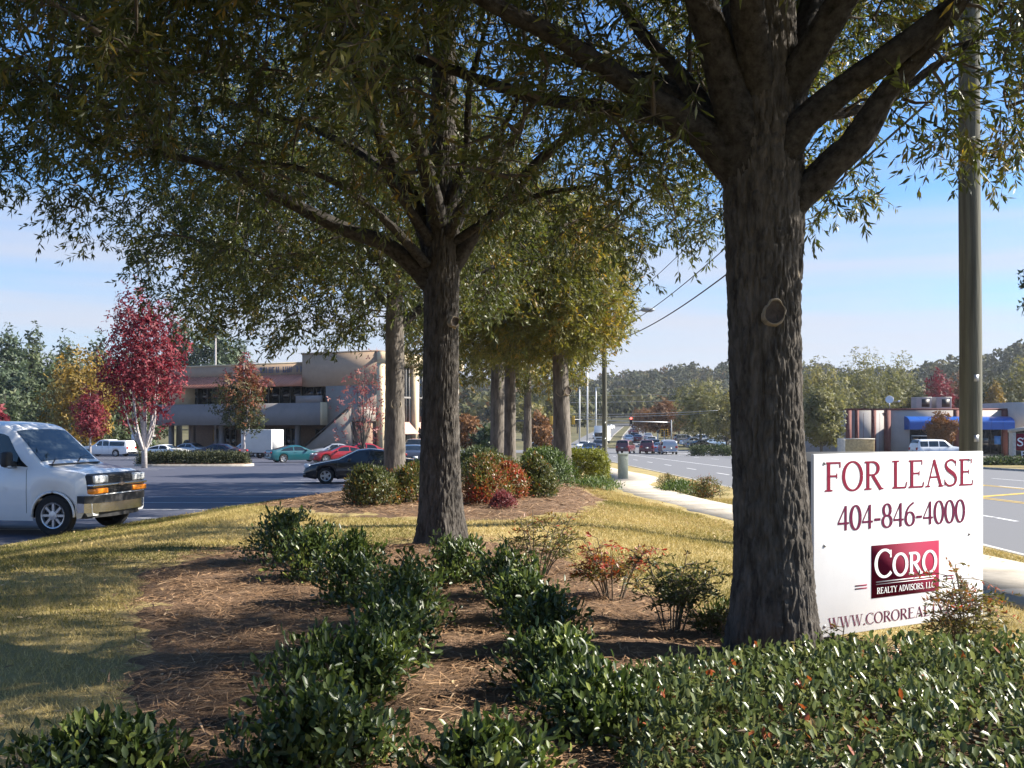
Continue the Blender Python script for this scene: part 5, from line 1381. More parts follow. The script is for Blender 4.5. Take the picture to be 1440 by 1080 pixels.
for x, y, z1 in ((.10, .073, SH - .05), (SW - .16, .073, SH - .1), (.06, .70, SH - .05)):
    X, Y = SX + x * math.cos(SA) - y * math.sin(SA), SY + x * math.sin(SA) + y * math.cos(SA)
    zg = float(lawn_z(X, Y)) - SZ - .25
    Acc().box((x, y, (z1 + zg) / 2), (.09, .09, z1 - zg), bev=.004).obj('post', m_post, sign)
lettering('heading_print', 'FOR', m_crim, sign, .053 * SW, (1 - .205) * SH, .160 * SH, .887 * SW * 2.30 / 6.26, .002)
lettering('heading_print', 'LEASE', m_crim, sign, .053 * SW + .887 * SW * 2.64 / 6.26, (1 - .205) * SH, .160 * SH, .887 * SW * 3.62 / 6.26, .002)
for bx_, bz_ in ((.10, .06), (.10, .95), (SW - .16, .06), (SW - .16, .95), (.10, .5), (SW - .16, .5)):
    Acc().lathe([(.011, 0), (.011, -.004), (.006, -.007), (.001, -.007)], 10, 'y', (bx_, -.0005, bz_ * SH)).obj('bolt', m_galv_, sign)
lettering('phone_print', '404-846-4000', m_plumtxt, sign, .1247 * SW, (1 - .424) * SH, .135 * SH, .757 * SW, .002)
lettering('web_print', 'WWW.COROREALTY.COM', m_plumtxt, sign, .075 * SW, (1 - .960) * SH, .062 * SH, .85 * SW, .002, bold=-.012)
LX0, LX1, LZ0, LZ1 = .314 * SW, .7134 * SW, (1 - .818) * SH, (1 - .522) * SH
Acc().box(((LX0 + LX1) / 2, -.001, (LZ0 + LZ1) / 2), (LX1 - LX0, .004, LZ1 - LZ0)).obj('logo_panel', m_crim, sign)
lw, lh = LX1 - LX0, LZ1 - LZ0
lettering('logo_print', 'CORO', m_signwhite, sign, LX0 + .035 * lw, LZ0 + .385 * lh, .42 * lh, .93 * lw, .0045, bold=.045, first=1.24)
lettering('tagline_print', 'REALTY ADVISORS, LLC', m_signwhite, sign, LX0 + .07 * lw, LZ0 + .075 * lh, .115 * lh, .86 * lw, .0045, bold=.03)
rl = Acc()
for z, t in ((.30, .020), (.255, .012)): rl.box((LX0 + lw / 2, -.0045, LZ0 + z * lh), (.88 * lw, .002, t * lh))
rl.obj('logo_rules', m_signwhite, sign)
for x0 in (.222, .742):
    d_ = Acc()
    for z in (.262, .245): d_.box(((x0 + .033) * SW, -.0015, z * SH), (.066 * SW, .002, .006 * SH))
    d_.obj('side_rule', m_crim, sign)

# ------------------------------------------------------------------ poles, wires, lamps, cabinet
m_pole = mat('weathered_pole_wood', (0.092, 0.090, 0.066), 0.9, var=0.5, vscale=7, bump=.5, bscale=35, bdist=.01, stretch=(2, 2, .08))
m_wire = mat('black_cable', (0.015, 0.015, 0.016), 0.6)
m_galv = mat('galvanised_steel', (0.38, 0.39, 0.40), 0.45, metal=.6)
m_lamp = mat('lamp_head_grey', (0.22, 0.23, 0.24), 0.5)
m_cab = mat('grey_green_cabinet', (0.27, 0.30, 0.25), 0.6, var=.15, vscale=6)
m_tan = mat('tan_stone', (0.42, 0.32, 0.17), 0.9, var=.3, vscale=6, bump=.4, bscale=20)
m_lightstone = mat('light_stone_cap', (0.48, 0.44, 0.38), 0.9, var=.2, vscale=5)
def wood_pole(label, X, Y, r0, r1, z0, z1):
    root = empty('utility_pole', (X, Y, z0)); tag(root, label, 'utility pole', 'wooden utility poles along the road')
    a = Acc(); n = 24; z = np.linspace(-.2, z1 - z0, n)
    a.tube(np.stack([.012 * np.sin(z * .7), 0 * z, z], 1), np.linspace(r0, r1, n), 20)
    a.obj('shaft', m_pole, root, smooth=True, sharp=50)
    for zt_ in (1.7, 2.6): Acc().box((.02, -r0 * .99, zt_), (.07, .012, .10)).obj('pole_tag', m_galv, root)
    c = Acc()
    c.box((0, -.12, z1 - z0 - .6), (2.4, .10, .12), bev=.01); c.obj('crossarm', m_pole, root)
    for x in (-1.05, -.35, .35, 1.05):
        Acc().lathe([(.03, 0), (.05, .04), (.03, .08), (.045, .12), (.001, .15)], 10, 'z', (x, -.12, z1 - z0 - .54)).obj('insulator', m_lamp, root, smooth=True)
    return root
P1 = (6.9, 15.0); P2 = (5.2, 56.0)
wood_pole('big weathered wooden utility pole rising behind the FOR LEASE board', P1[0], P1[1], .165, .145, float(lawn_z(*P1)), 11.5)
fp = wood_pole('slim wooden utility pole with a street lamp arm, beyond the path by the road', P2[0], P2[1], .15, .12, float(lawn_z(*P2)), 11.8)
wood_pole('distant utility pole further down the road', 4.2, 98, .15, .12, float(zb(98)), 10)
lampr = empty('street_lamp', (P2[0] + .13, P2[1], 8.05)); tag(lampr, 'cobra head street lamp on a thin arm fixed to the slim utility pole', 'street lamp')
Acc().tube(catmull([(0, 0, 0), (.9, 0, .22), (1.95, 0, .50)], 12), .03, 8).obj('arm', m_galv, lampr, smooth=True)
Acc().lathe([(.02, 0), (.09, .08), (.14, .3), (.13, .6), (.05, .78), (.001, .8)], 14, 'x', (1.9, 0, .52)).obj('lamp_head', m_lamp, lampr, smooth=True)
for i, (za, zc, oa, ob, sag, rad, lab) in enumerate([(7.35, 6.72, -.12, .14, 1.35, .022, 'thick black cable, lowest of the roadside wires'), (8.3, 7.2, -.1, .14, 1.3, .016, 'thin wire just above the thick cable'),
        (9.4, 8.3, -.1, .14, 1.1, .013, 'thin roadside wire second from the top'), (10.9, 9.6, -.35, -.3, 1.0, .012, 'topmost thin roadside wire')]):
    t = np.linspace(0, 1, 40)
    X = P1[0] + oa + (P2[0] + ob - P1[0] - oa) * t; Y = P1[1] + (P2[1] - P1[1]) * t; Z = za + (zc - za) * t - sag * 4 * t * (1 - t) * .55
    tag(Acc().tube(np.stack([X, Y, Z], 1), rad, 6).obj('overhead_cable' if i == 0 else 'overhead_wire', m_wire), lab, 'cable', 'roadside overhead wires')
    if i < 3:                                          # and on beyond the near pole, and to the next pole
        X2 = P2[0] + ob + (4.2 - P2[0]) * t; Y2 = P2[1] + (98 - P2[1]) * t; Z2 = zc + (zc - 1.3 - zc) * t - .5 * 4 * t * (1 - t)
        tag(Acc().tube(np.stack([X2, Y2, Z2], 1), rad, 5).obj('overhead_wire', m_wire), ['lowest', 'middle', 'upper'][i] + ' wire running on from the slim pole towards the junction', 'cable', 'roadside overhead wires')
# grey-green pedestal by the path
px_, py__, pz = (876 - 720) * 40.5 / F, 40.5, 0
pz = float(lawn_z(px_, py__))
ped = empty('utility_pedestal', (px_, py__, pz), R(8)); tag(ped, 'grey green utility pedestal standing in the grass where the path bends', 'utility box')
Acc().box((0, 0, .50), (.36, .30, 1.02), bev=.012).obj('cabinet', m_cab, ped)
Acc().box((0, 0, 1.025), (.40, .34, .06), bev=.02).obj('cap', m_cab, ped)
Acc().box((0, -.155, .52), (.29, .012, .80), bev=.004).obj('door', m_cab, ped)
Acc().box((.09, -.165, .82), (.04, .02, .05)).obj('lock', m_lamp, ped)
# parking lot lamp post
lx_, ly_, lz_ = ground_at(303, 640)
lp = empty('parking_lamp_post', (lx_, ly_, lz_)); tag(lp, 'tall slim parking lot lamp post in front of the office building', 'lamp post')
hh = (640 - 468) * ly_ / F
Acc().tube([(0, 0, 0), (0, 0, hh)], [.13, .10], 10).obj('shaft', m_pole if False else mat('pale_pole', (.44, .40, .38), .5), lp, smooth=True, sharp=50)
Acc().tube([(0, 0, 0), (0, 0, .7)], .22, 12).obj('base', m_kerb, lp, smooth=True, sharp=50)
for s_ in (-1, 1):
    Acc().box((s_ * .42, 0, hh - .05), (.55, .36, .20), bev=.04).obj('lamp_head', m_lamp, lp)

# traffic signals at the junction
m_sigy = mat('signal_yellow', (0.62, 0.36, 0.03), 0.5); m_off = mat('dark_signal_lens', (.03, .03, .03), .3)
m_redl = mat('lit_red_lens', (.5, .02, .02), .3, emit=((1, .05, .04), 6.0))
m_ped = mat('pale_post', (.55, .55, .54), .5)
def signal_head(root, c, lit=None, face=-1, body=None):
    h = Acc().box(c, (.42, .30, 1.15), bev=.03).obj('signal_head', body or m_sigy, root)
    for k, dz in enumerate((.36, 0, -.36)):
        Acc().lathe([(.15, 0), (.10, -.03), (.001, -.035)], 14, 'y', (c[0], c[1] + face * .16, c[2] + dz)).obj('lens', m_redl if (lit == k) else m_off, h, smooth=True)
        Acc().lathe([(.165, 0), (.165, .22 * face)], 14, 'y', (c[0], c[1] + face * .15, c[2] + dz)).obj('visor', m_off, h, smooth=True)
sgY = 152.0; sz = float(zb(sgY))
sx = (944 - 720) * sgY / F
ms = empty('traffic_signal', (sx, sgY, sz)); tag(ms, 'mast arm traffic signal showing red over the queue', 'traffic light', 'traffic signals at the junction')
zA = CAM_Z + (600 - 594) * sgY / F - sz
Acc().tube([(0, 0, 0), (0, 0, zA + .4)], [.12, .09], 10).obj('mast', m_lamp, ms, smooth=True)
Acc().tube([(0, 0, zA), (-6, 0, zA + .15), (-13.5, 0, zA + .5)], [.07, .06, .04], 8).obj('arm', m_galv, ms, smooth=True)
signal_head(ms, ((887 - 944) * sgY / F, -.2, zA + .25), lit=0, body=m_off)
m2 = empty('traffic_signal', ((722 - 720) * 138 / F, 138, float(zb(138)))); tag(m2, 'mast arm with yellow backed signals behind the ring scarred oak', 'traffic light', 'traffic signals at the junction')
zB = CAM_Z + (600 - 592) * 138 / F - float(zb(138))
Acc().tube([(0, 0, 0), (0, 0, zB + .4)], [.16, .12], 10).obj('mast', m_galv, m2, smooth=True)
Acc().tube([(0, 0, zB), (9.5, 0, zB + .2)], [.10, .06], 8).obj('arm', m_off, m2, smooth=True)
for px in (765, 775, 806): signal_head(m2, ((px - 722) * 138 / F, -.15, zB + .1), face=1)
for px, py0, py1, lab in ((925, 605, 630, 'pale signal post standing by the kerb at the queue'), (934, 606, 629, 'signal post with yellow heads right of the pale one')):
    Y_ = 146.0; z_ = float(zb(Y_)); r_0 = empty('signal_post', ((px - 720) * Y_ / F, Y_, z_)); tag(r_0, lab, 'traffic light')
    t_ = CAM_Z + (600 - py0) * Y_ / F - z_
    Acc().tube([(0, 0, 0), (0, 0, t_)], .09, 8).obj('shaft', m_ped, r_0, smooth=True)
    if px == 934:
        for s_ in (-.32, .32): signal_head(r_0, (s_, -.1, t_ - .3))
    else: Acc().box((0, -.08, t_ - .2), (.35, .25, .45), bev=.03).obj('walk_signal', m_off, r_0)
for px, h0, Y_, lab in ((826, 508, 170, 'tall pale pole at the left of the far road'), (838, 545, 190, 'thin pale pole right of the tall pale one'), (815, 540, 185, 'thin grey pole left of the tall pale one')):
    z_ = float(zb(Y_)); q_ = empty('tall_post', ((px - 720) * Y_ / F, Y_, z_)); tag(q_, lab, 'pole')
    t_ = CAM_Z + (600 - h0) * Y_ / F - z_
    Acc().tube([(0, 0, 0), (0, 0, t_)], [.16, .12], 8).obj('shaft', m_ped, q_, smooth=True)
    Acc().box((.35, 0, t_ - .05), (.9, .25, .12), bev=.03).obj('lamp_arm', m_galv, q_)
# wires over the junction
for k, (py0, py1, Y_) in enumerate(((582, 577, 142), (586, 580, 150), (556, 552, 230), (566, 560, 200))):
    a_ = np.array(at(790, py0, Y_)); b_ = np.array(at(1010, py1, Y_))
    t = np.linspace(0, 1, 16)[:, None]; L_ = a_ + (b_ - a_) * t; L_[:, 2] -= (4 * t * (1 - t))[:, 0] * .25
    tag(Acc().tube(L_, .03, 4).obj('overhead_wire', m_lamp), ['lower of the two wires over the junction', 'upper of the two wires over the junction', 'far faint wire across the road, highest', 'far faint wire across the road, below the highest'][k], 'cable')

# ------------------------------------------------------------------ office building
m_stucco = mat('beige_stucco', (0.40, 0.29, 0.20), 0.9, var=.06, vscale=1.5, bump=.15, bscale=30)
m_lowgrey = mat('lower_grey_stucco', (0.27, 0.235, 0.20), 0.9, var=.06, vscale=1.5)
m_cream = mat('cream_stucco', (0.58, 0.47, 0.30), 0.9, var=.06, vscale=2)
m_gconc = mat('grey_concrete_band', (0.235, 0.22, 0.215), 0.9, var=.08, vscale=1, bump=.1, bscale=25)
m_copper = mat('copper_roof_metal', (0.62, 0.27, 0.18), 0.5, var=.12, vscale=1, metal=.15)
m_darkglass = mat('tinted_glass', (0.010, 0.012, 0.014), 0.08, spec=.6)
m_frame = mat('dark_window_frame', (0.03, 0.025, 0.022), 0.5)
m_mull = mat('pale_mullion', (0.20, 0.19, 0.18), 0.5)
m_brown = mat('brown_brick_wall', (0.21, 0.135, 0.09), 0.9, var=.25, vscale=12)
m_pink = mat('pink_awning', (0.55, 0.27, 0.22), 0.7)
m_letter = mat('blue_grey_letters', (0.16, 0.17, 0.22), 0.5)
# local frame: x runs along the front from the far left end to the near right corner, y into the building
BR = np.array([(536 - 720) * 101 / F, 101.0]); BL = np.array([(236 - 720) * 114 / F, 114.0])
Lb = float(np.linalg.norm(BR - BL)); ba = math.atan2(BR[1] - BL[1], BR[0] - BL[0]); bz = -1.35
office = empty('office_building', (BL[0], BL[1], bz), ba)
tag(office, 'beige two storey office building with a copper awning roof behind the parking lot', 'building')
def fx(px):                                            # photo column -> distance along the front
    s = (px - 720) / F
    d = (BR - BL) / Lb
    return float((s * BL[1] - BL[0]) / (d[0] - s * d[1]))
def fz(px, py):
    u = fx(px); Y = BL[1] + (BR[1] - BL[1]) / Lb * u
    return CAM_Z + (600 - py) * Y / F - bz
xs1, xs2 = fx(430), Lb                                   # step between left wing and right block
zt1, zt2 = fz(340, 514), fz(470, 497.5)
zaw0, zaw1 = fz(340, 545), fz(340, 529)
zb0, zb1 = fz(360, 598), fz(360, 568)
xband = fx(463)
def ob(name, x0, x1, y0, y1, z0, z1, m, parent=office, bev=0): return Acc().box(((x0 + x1) / 2, (y0 + y1) / 2, (z0 + z1) / 2), (x1 - x0, y1 - y0, z1 - z0), bev=bev).obj(name, m, parent)
ob('left_wing_wall', .0, xs1, .02, 16, zaw1 - .2, zt1, m_stucco)
ob('roof_coping', -.1, xs1 - .01, -.06, 16, zt1 + .003, zt1 + .16, m_cream)
ob('right_block_wall', xs1, xs2, -.6, 16, fz(470, 543), zt2, m_stucco)
ob('right_block_wall', xband, xs2, -.597, 16, .0, fz(470, 543) - .003, m_lowgrey)
ob('roof_coping', xs1 - .1, xs2 + .1, -.7, 16.1, zt2 + .003, zt2 + .16, m_stucco)
ob('end_wall', 0.0, fx(262), .03, 16, zb1 - .1, zaw1 - .203, m_cream)
ob('lower_wall', .02, xband - .01, 3.2, 16, 0, zb0 + .3, m_brown)
ob('upper_core', fx(262) + .01, xband - .01, 1.9, 15.9, zb0 + .31, zt1 - .2, m_frame)
# grey balcony band
ob('balcony_band', -1.2, xband, -1.5, 1.2, zb0, zb1, m_gconc)
ob('band_return', xband + .003, xband + .22, -1.52, 1.2, zb0, zb1 + .05, m_cream)
ob('band_raised_end', fx(428), xband - .02, -1.45, -1.1, zb1 + .003, zb1 + .75, m_gconc)
# copper standing seam awning
aw = empty('copper_awning'); aw.parent = office
ax0, ax1 = fx(246), xs1 - .02
n_s = 44
V = [(ax0, .01, zaw1), (ax1, .01, zaw1), (ax1, -2.3, zaw0), (ax0, -2.3, zaw0), (ax0, .01, zaw0), (ax1, .01, zaw0)]
Acc().add(V, f4=[(0, 3, 2, 1), (3, 4, 5, 2)], f3=[(0, 4, 3), (1, 2, 5)]).obj('awning_sheet', m_copper, aw)
for k in range(n_s + 1):
    x = ax0 + (ax1 - ax0) * k / n_s
    Acc().tube([(x, .0, zaw1 + .03), (x, -2.31, zaw0 + .03)], .045, 4).obj('seam', m_copper, aw)
# upper window strip with panes
def window_strip(x0, x1, y, z0, z1, n, mull, nm='window', split=None):
    w = ob(nm, x0, x1, y, y + .12, z0, z1, m_frame)
    for k in range(n):
        a, b = x0 + (x1 - x0) * k / n, x0 + (x1 - x0) * (k + 1) / n
        Acc().box(((a + b) / 2, y - .012, (z0 + z1) / 2), (b - a - .12, .02, z1 - z0 - .14)).obj('pane', m_darkglass, w)
        Acc().box((b, y - .03, (z0 + z1) / 2), (.07, .06, z1 - z0)).obj('mullion', mull, w)
    return w
window_strip(fx(252), fx(428), 1.35, zb1 - .02, zaw0 + .05, 12, m_mull)
window_strip(fx(428) + .05, xband - .06, .2, zb1 + .3, fz(450, 543) - .05, 3, m_frame)
# ground floor: glass bays, brown piers, pale columns
z0w = .1; z1w = zb0 - .35
for a, b, n in ((fx(272), fx(305), 4), (fx(312), fx(342), 4), (fx(352), fx(392), 5), (fx(418), fx(456), 4)): window_strip(a, b, 3.05, z0w, z1w, n, m_mull, 'shopfront')
for px in (238, 268, 309, 348, 416): ob('column', fx(px) - .22, fx(px) + .22, .1, .55, 0, zb0 - .01, m_gconc if px != 268 else m_brown)
dk = ob('entrance_door', fx(424), fx(440), 2.95, 3.04, .02, z1w - .5, m_frame)
ob('door_pane', fx(426), fx(438), 2.93, 2.945, .2, z1w - .8, m_darkglass, dk)
nt = ob('notice_board', fx(404), fx(410), 1.4, 1.5, 1.0, 2.3, m_ped)
# outside stair at the right block
st = empty('stair'); st.parent = office
sxa, sxb = fx(457), fx(520); sz0, sz1 = .3, fz(505, 587)
Acc().add([(sxa, -3.2, -.2), (sxb, -3.2, -.2), (sxb, -3.2, sz1 + 1.0), (sxa, -3.2, sz0 + 1.0), (sxa, -2.9, -.2), (sxb, -2.9, -.2), (sxb, -2.9, sz1 + 1.0), (sxa, -2.9, sz0 + 1.0)], f4=[(0, 1, 2, 3), (7, 6, 5, 4), (0, 4, 5, 1), (3, 2, 6, 7), (0, 3, 7, 4), (1, 5, 6, 2)]).obj('stair_wall', m_lowgrey, st)
Acc().tube([(sxa, -3.25, sz0 + 1.15), (sxb, -3.25, sz1 + 1.15)], .10, 6).obj('handrail', m_frame, st)
ob('landing_wall', sxb + .003, xs2 + .05, -3.2, -.61, sz1 - .4, sz1 + 1.0, m_lowgrey)
ob('landing_base', sxb - 1.5, xs2 - .2, -2.6, -.615, 0, sz1 - .41, m_brown)
# sunlit side of the right block: cream piers, tall mullioned windows, pink awning
def sob(name, y0, y1, x0, x1, z0, z1, m, parent=office): return ob(name, xs2 + x0, xs2 + x1, y0, y1, z0, z1, m, parent)
for y0 in (-.75, 5.6, 11.9): sob('cream_pier', y0, y0 + .75, -.05, .55, 0, zt2 - 1.2, m_cream)
sob('cream_fascia', -.75, 16.1, .003, .62, zt2 - 1.195, zt2 - .01, m_cream)
for y0 in (.02, 6.37):
    w = sob('side_window', y0, y0 + 5.2, .01, .12, 3.9, zt2 - 1.3, m_darkglass)
    for k in range(9): sob('mullion', y0 + k * .62, y0 + k * .62 + .07, .125, .20, 3.9, zt2 - 1.3, m_mull, w)
    sob('transom', y0, y0 + 5.2, .205, .24, 6.3, 6.5, m_mull, w)
    V = [(xs2 + .02, y0, 3.85), (xs2 + .02, y0 + 5.2, 3.85), (xs2 + 1.3, y0 + 5.2, 2.6), (xs2 + 1.3, y0, 2.6)]
    Acc().add(V, f4=[(0, 3, 2, 1)], ).obj('pink_awning', m_pink, office)
    sob('shopfront', y0, y0 + 5.2, .01, .1, .1, 2.55, m_darkglass)
# raised name on the left wing's parapet, too small to read: strokes of letters
rl_ = np.random.default_rng(3)
x = fx(366); zl = fz(395, 524)
while x < fx(425):
    w_ = rl_.uniform(.25, .42)
    a_ = Acc(); a_.box((x + .05, -.05, zl + .32), (.09, .08, .64)); 
    if rl_.random() < .6: a_.box((x + w_ - .05, -.05, zl + .32), (.09, .08, .64))
    a_.box((x + w_ / 2, -.045, zl + rl_.choice([.06, .32, .58])), (w_ - .18, .07, .10))
    a_.obj('sign_letter', m_letter, office)
    x += w_ + (.14 if rl_.random() > .15 else .55)

# white box trailer in front of it
tx0, ty0, tz0 = ground_at(372, 646)
tr = empty('box_trailer', (tx0 * (ty0 + 6) / ty0 - .2, ty0 + 6, float(zb(ty0 + 6))), ba + .15); tag(tr, 'white box trailer parked before the office entrance', 'trailer')
Acc().box((0, 0, 1.65), (3.3, 2.2, 2.2), bev=.03).obj('box', mat('trailer_white', (.62, .61, .58), .5, var=.05, vscale=2), tr)
Acc().box((0, 0, .5), (3.4, 1.2, .12)).obj('chassis', M_BLACKP, tr)
for s_ in (-1, 1):
    w_ = Acc().lathe([(.2, -.1), (.33, -.1), (.36, 0), (.33, .1), (.2, .1)], 20, 'y', (.3, s_ * .95, .36)).obj('wheel', M_TYRE, tr, smooth=True)
Acc().box((1.663, 0, 1.65), (.02, 1.9, 1.9)).obj('rear_door', m_ped, tr)
# low pale wall with a small sign by the woods
wx0, wy0, wz0 = ground_at(160, 634)
lw_ = empty('carport', (wx0, wy0 + 4, float(zb(wy0 + 4))), .05); tag(lw_, 'long low carport roof behind the white pickup', 'carport')
hc = (634 - 614) * (wy0 + 4) / F
Acc().box((0, 0, hc), (8.5, 3.0, .28), bev=.03).obj('roof', m_gconc, lw_)
for x in (-4, -1.3, 1.3, 4): Acc().tube([(x, 0, 0), (x, 0, hc)], .08, 8).obj('post', m_ped, lw_)
sg_ = empty('small_sign', (ground_at(188, 640)[0], ground_at(188, 640)[1], ground_at(188, 640)[2])); tag(sg_, 'small white sign on a thin post right of the white pickup', 'sign')
Acc().tube([(0, 0, 0), (0, 0, 2.2)], .04, 6).obj('post', m_ped, sg_); Acc().box((0, -.06, 2.0), (.5, .03, .8)).obj('plate', m_signwhite, sg_)

# ------------------------------------------------------------------ shop across the road
m_store = mat('grey_store_panel', (0.36, 0.34, 0.33), 0.85, var=.06, vscale=1.5)
m_storew = mat('pale_store_wall', (0.48, 0.43, 0.39), 0.85, var=.06, vscale=1.5)
m_pil = mat('maroon_pilaster', (0.15, 0.045, 0.035), 0.8, var=.15, vscale=4)
m_blue = mat('blue_awning', (0.010, 0.085, 0.36), 0.35, var=.06, vscale=2)
SYd = 105.0; sz_ = -1.15
ux = lambda px: (px - 720) * SYd / F
uz = lambda py: CAM_Z + (600 - py) * SYd / F - sz_
shop = empty('shop_building', (ux(1187), SYd, sz_)); tag(shop, 'low grey shop with maroon pilasters and a bright blue awning across the road', 'building')
X0 = ux(1187)
def so(name, p0, p1, y0, y1, z0, z1, m, parent=shop, bev=0): return Acc().box(((ux(p0) + ux(p1)) / 2 - X0, (y0 + y1) / 2, (z0 + z1) / 2), (ux(p1) - ux(p0), y1 - y0, z1 - z0), bev=bev).obj(name, m, parent)
zt = uz(577)
so('side_wall', 1187, 1250, 0, 14, -.2, zt, m_store); so('front_wall', 1250.1, 1416, -.05, 14, -.2, zt, m_storew)
so('roof_trim', 1186, 1416, -.12, 14.1, zt + .003, zt + .2, m_pil)
for a, b in ((1189, 1196), (1202, 1206.5), (1225, 1230.5), (1243, 1251), (1340, 1347), (1408, 1415)): so('pilaster', a, b, -.35, .3, -.2, zt - .005, m_pil)
for a in (1199, 1214, 1237): so('panel_joint', a, a + .35, -.02, .03, 0, zt - .3, m_pil)
# barrel awning
zA0, zA1 = uz(604), uz(585.5)
prof = [(-.06, zA1)] + [(-.06 - 1.5 * math.sin(t), zA0 + .7 + (zA1 - zA0 - .7) * math.cos(t)) for t in np.linspace(.15, PI / 2, 8)] + [(-1.56, zA0), (-.06, zA0)]
n = len(prof); xa, xb = ux(1271) - X0, ux(1417) - X0
for k in range(9):
    a, b = xa + (xb - xa) * k / 9, xa + (xb - xa) * (k + 1) / 9 - .025
    V = [(a, p, q) for p, q in prof] + [(b, p, q) for p, q in prof]
    Acc().add(V, f4=[(i, (i + 1) % n, n + (i + 1) % n, n + i) for i in range(n)], poly=[list(range(n)), list(range(n, 2 * n))[::-1]]).obj('awning_panel', m_blue, shop, smooth=True, sharp=35)
for a, b, nn in ((1279, 1338, 4), (1349, 1407, 4)):
    w = so('shop_window', a, b, -.12, -.051, uz(639), zA0 + .3, m_frame)
    for k in range(nn):
        p0 = a + (b - a) * k / nn; so('pane', p0 + .6, p0 + (b - a) / nn - .6, -.15, -.125, uz(637), zA0, m_darkglass, w)
m_poster = mat('blue_window_poster', (.05, .20, .50), .5); m_ply = mat('plywood', (.30, .19, .10), .8)
so('window_poster', 1397, 1406, -.19, -.16, uz(625), uz(613), m_poster); so('window_poster', 1283, 1290, -.19, -.16, uz(628), uz(616), m_ply)
so('window_lettering', 1281, 1304, -.19, -.16, uz(613.5), uz(612), m_signwhite)
# taller pale block at the right end with a red mark
so('tall_block', 1416.2, 1470, -1.2, 10, uz(602), uz(566), m_storew); so('tall_block_base', 1420, 1470, -.3, 10, -.2, uz(602) - .005, m_darkglass)
mk = Acc(); c_ = ux(1440) - X0; zc_ = uz(585)
for sx_ in (1, -1): mk.tube([(c_ - .25, -1.23, zc_), (c_, -1.23, zc_ + .30 * sx_), (c_ + .8, -1.23, zc_ + .30 * sx_)], .07, 4)
mk.obj('red_emblem', m_crim, shop)
so('front_walk', 1260, 1470, -4.5, -.4, -.19, .06, m_conc)
# roof equipment
def dish(px, py):
    d = empty('satellite_dish', (ux(px), SYd + 2, sz_ + zt + .2)); tag(d, 'white satellite dish on the shop roof', 'satellite dish')
    Acc().tube([(0, 0, 0), (0, 0, .7)], .05, 8).obj('mast', m_galv, d)
    a = Acc(); a.lathe([(.001, .0), (.2, .04), (.41, .13), (.43, .13), (.22, .0), (.001, -.04)], 24, 'y', (0, 0, 0)); o = a.obj('reflector', m_signwhite, d, smooth=True); o.location = (0, 0, .95); o.rotation_euler = (R(20), 0, R(160))
    Acc().tube([(0, -.1, .7), (.75, -.55, .75)], .03, 6).obj('feed_arm', m_galv, d)
    Acc().box((.8, -.58, .8), (.22, .16, .2), bev=.03).obj('receiver', m_signwhite, d)
dish(1261, 570)
for px, lab in ((1312, 'grey air conditioning unit on the shop roof, nearest the dish'), (1341, 'grey air conditioning unit on the shop roof beside the big pole')):
    u = empty('rooftop_unit', (ux(px), SYd + 3, sz_ + zt + .2)); tag(u, lab, 'air conditioner', 'rooftop air conditioners')
    Acc().box((0, 0, .62), (1.65, 1.4, 1.2), bev=.04).obj('casing', m_store, u)
    Acc().box((.18, -.71, .62), (.85, .03, .85)).obj('grille', m_frame, u)
    Acc().box((0, 0, 1.245), (1.7, 1.45, .05)).obj('lid', m_ped, u)
# monument sign at the right edge, cut by the picture's border
gx_, gy_ = (1421 - 720) * 70 / F, 70.0; gz_ = float(zb(70))
mon = empty('monument_sign', (gx_, gy_, gz_)); tag(mon, 'maroon monument sign with white letters ST, cut by the right edge', 'sign')
v_ = lambda py: CAM_Z + (600 - py) * 70 / F - gz_
Acc().box((1.75, 0, .30), (3.6, .7, .65), bev=.02).obj('brick_base', m_pil, mon)
Acc().box((.13, 0, (v_(651) + v_(608)) / 2), (.26, .5, v_(608) - v_(651)), bev=.01).obj('side_post', m_lightstone, mon)
Acc().box((1.9, 0, (v_(633) + v_(610)) / 2), (3.2, .34, v_(610) - v_(633))).obj('name_panel', m_crim, mon)
Acc().box((1.9, 0, (v_(644.5) + v_(634)) / 2), (3.2, .34, v_(634) - v_(644.5))).obj('letter_panel', m_frame, mon)
Acc().add([(-.05, -.3, v_(608) + .003), (1.9, -.3, v_(602)), (3.8, -.3, v_(608) + .003), (3.8, -.3, v_(608) + .2), (1.9, -.3, v_(602) + .22), (-.05, -.3, v_(608) + .2),
           (-.05, .3, v_(608) + .003), (1.9, .3, v_(602)), (3.8, .3, v_(608) + .003), (3.8, .3, v_(608) + .2), (1.9, .3, v_(602) + .22), (-.05, .3, v_(608) + .2)],
          poly=[[0, 1, 2, 3, 4, 5], [11, 10, 9, 8, 7, 6], [0, 5, 11, 6], [5, 4, 10, 11], [4, 3, 9, 10], [3, 2, 8, 9], [1, 0, 6, 7], [2, 1, 7, 8]]).obj('arched_cap', m_lightstone, mon)
lettering('name_print', 'ST', m_signwhite, mon, .38, v_(627), .56, .95, .172, bold=.04)
lettering('letter_print', 'P', m_signwhite, mon, .62, v_(643), .42, .36, .172, bold=.03)
# sand coloured block sign across the road
sb = empty('stone_block_sign', ((1204 - 720) * 80 / F, 80, float(zb(80)))); tag(sb, 'sand coloured stone block standing across the road before the shop', 'sign')
Acc().box((0, 0, .9), (2.75, .6, 1.8), bev=.05).obj('block', m_tan, sb); Acc().box((-1.2, -.02, .9), (.42, .68, 1.88), bev=.03).obj('end_pier', m_lightstone, sb); Acc().box((0, 0, 1.83), (2.8, .66, .08)).obj('cap', m_lightstone, sb)
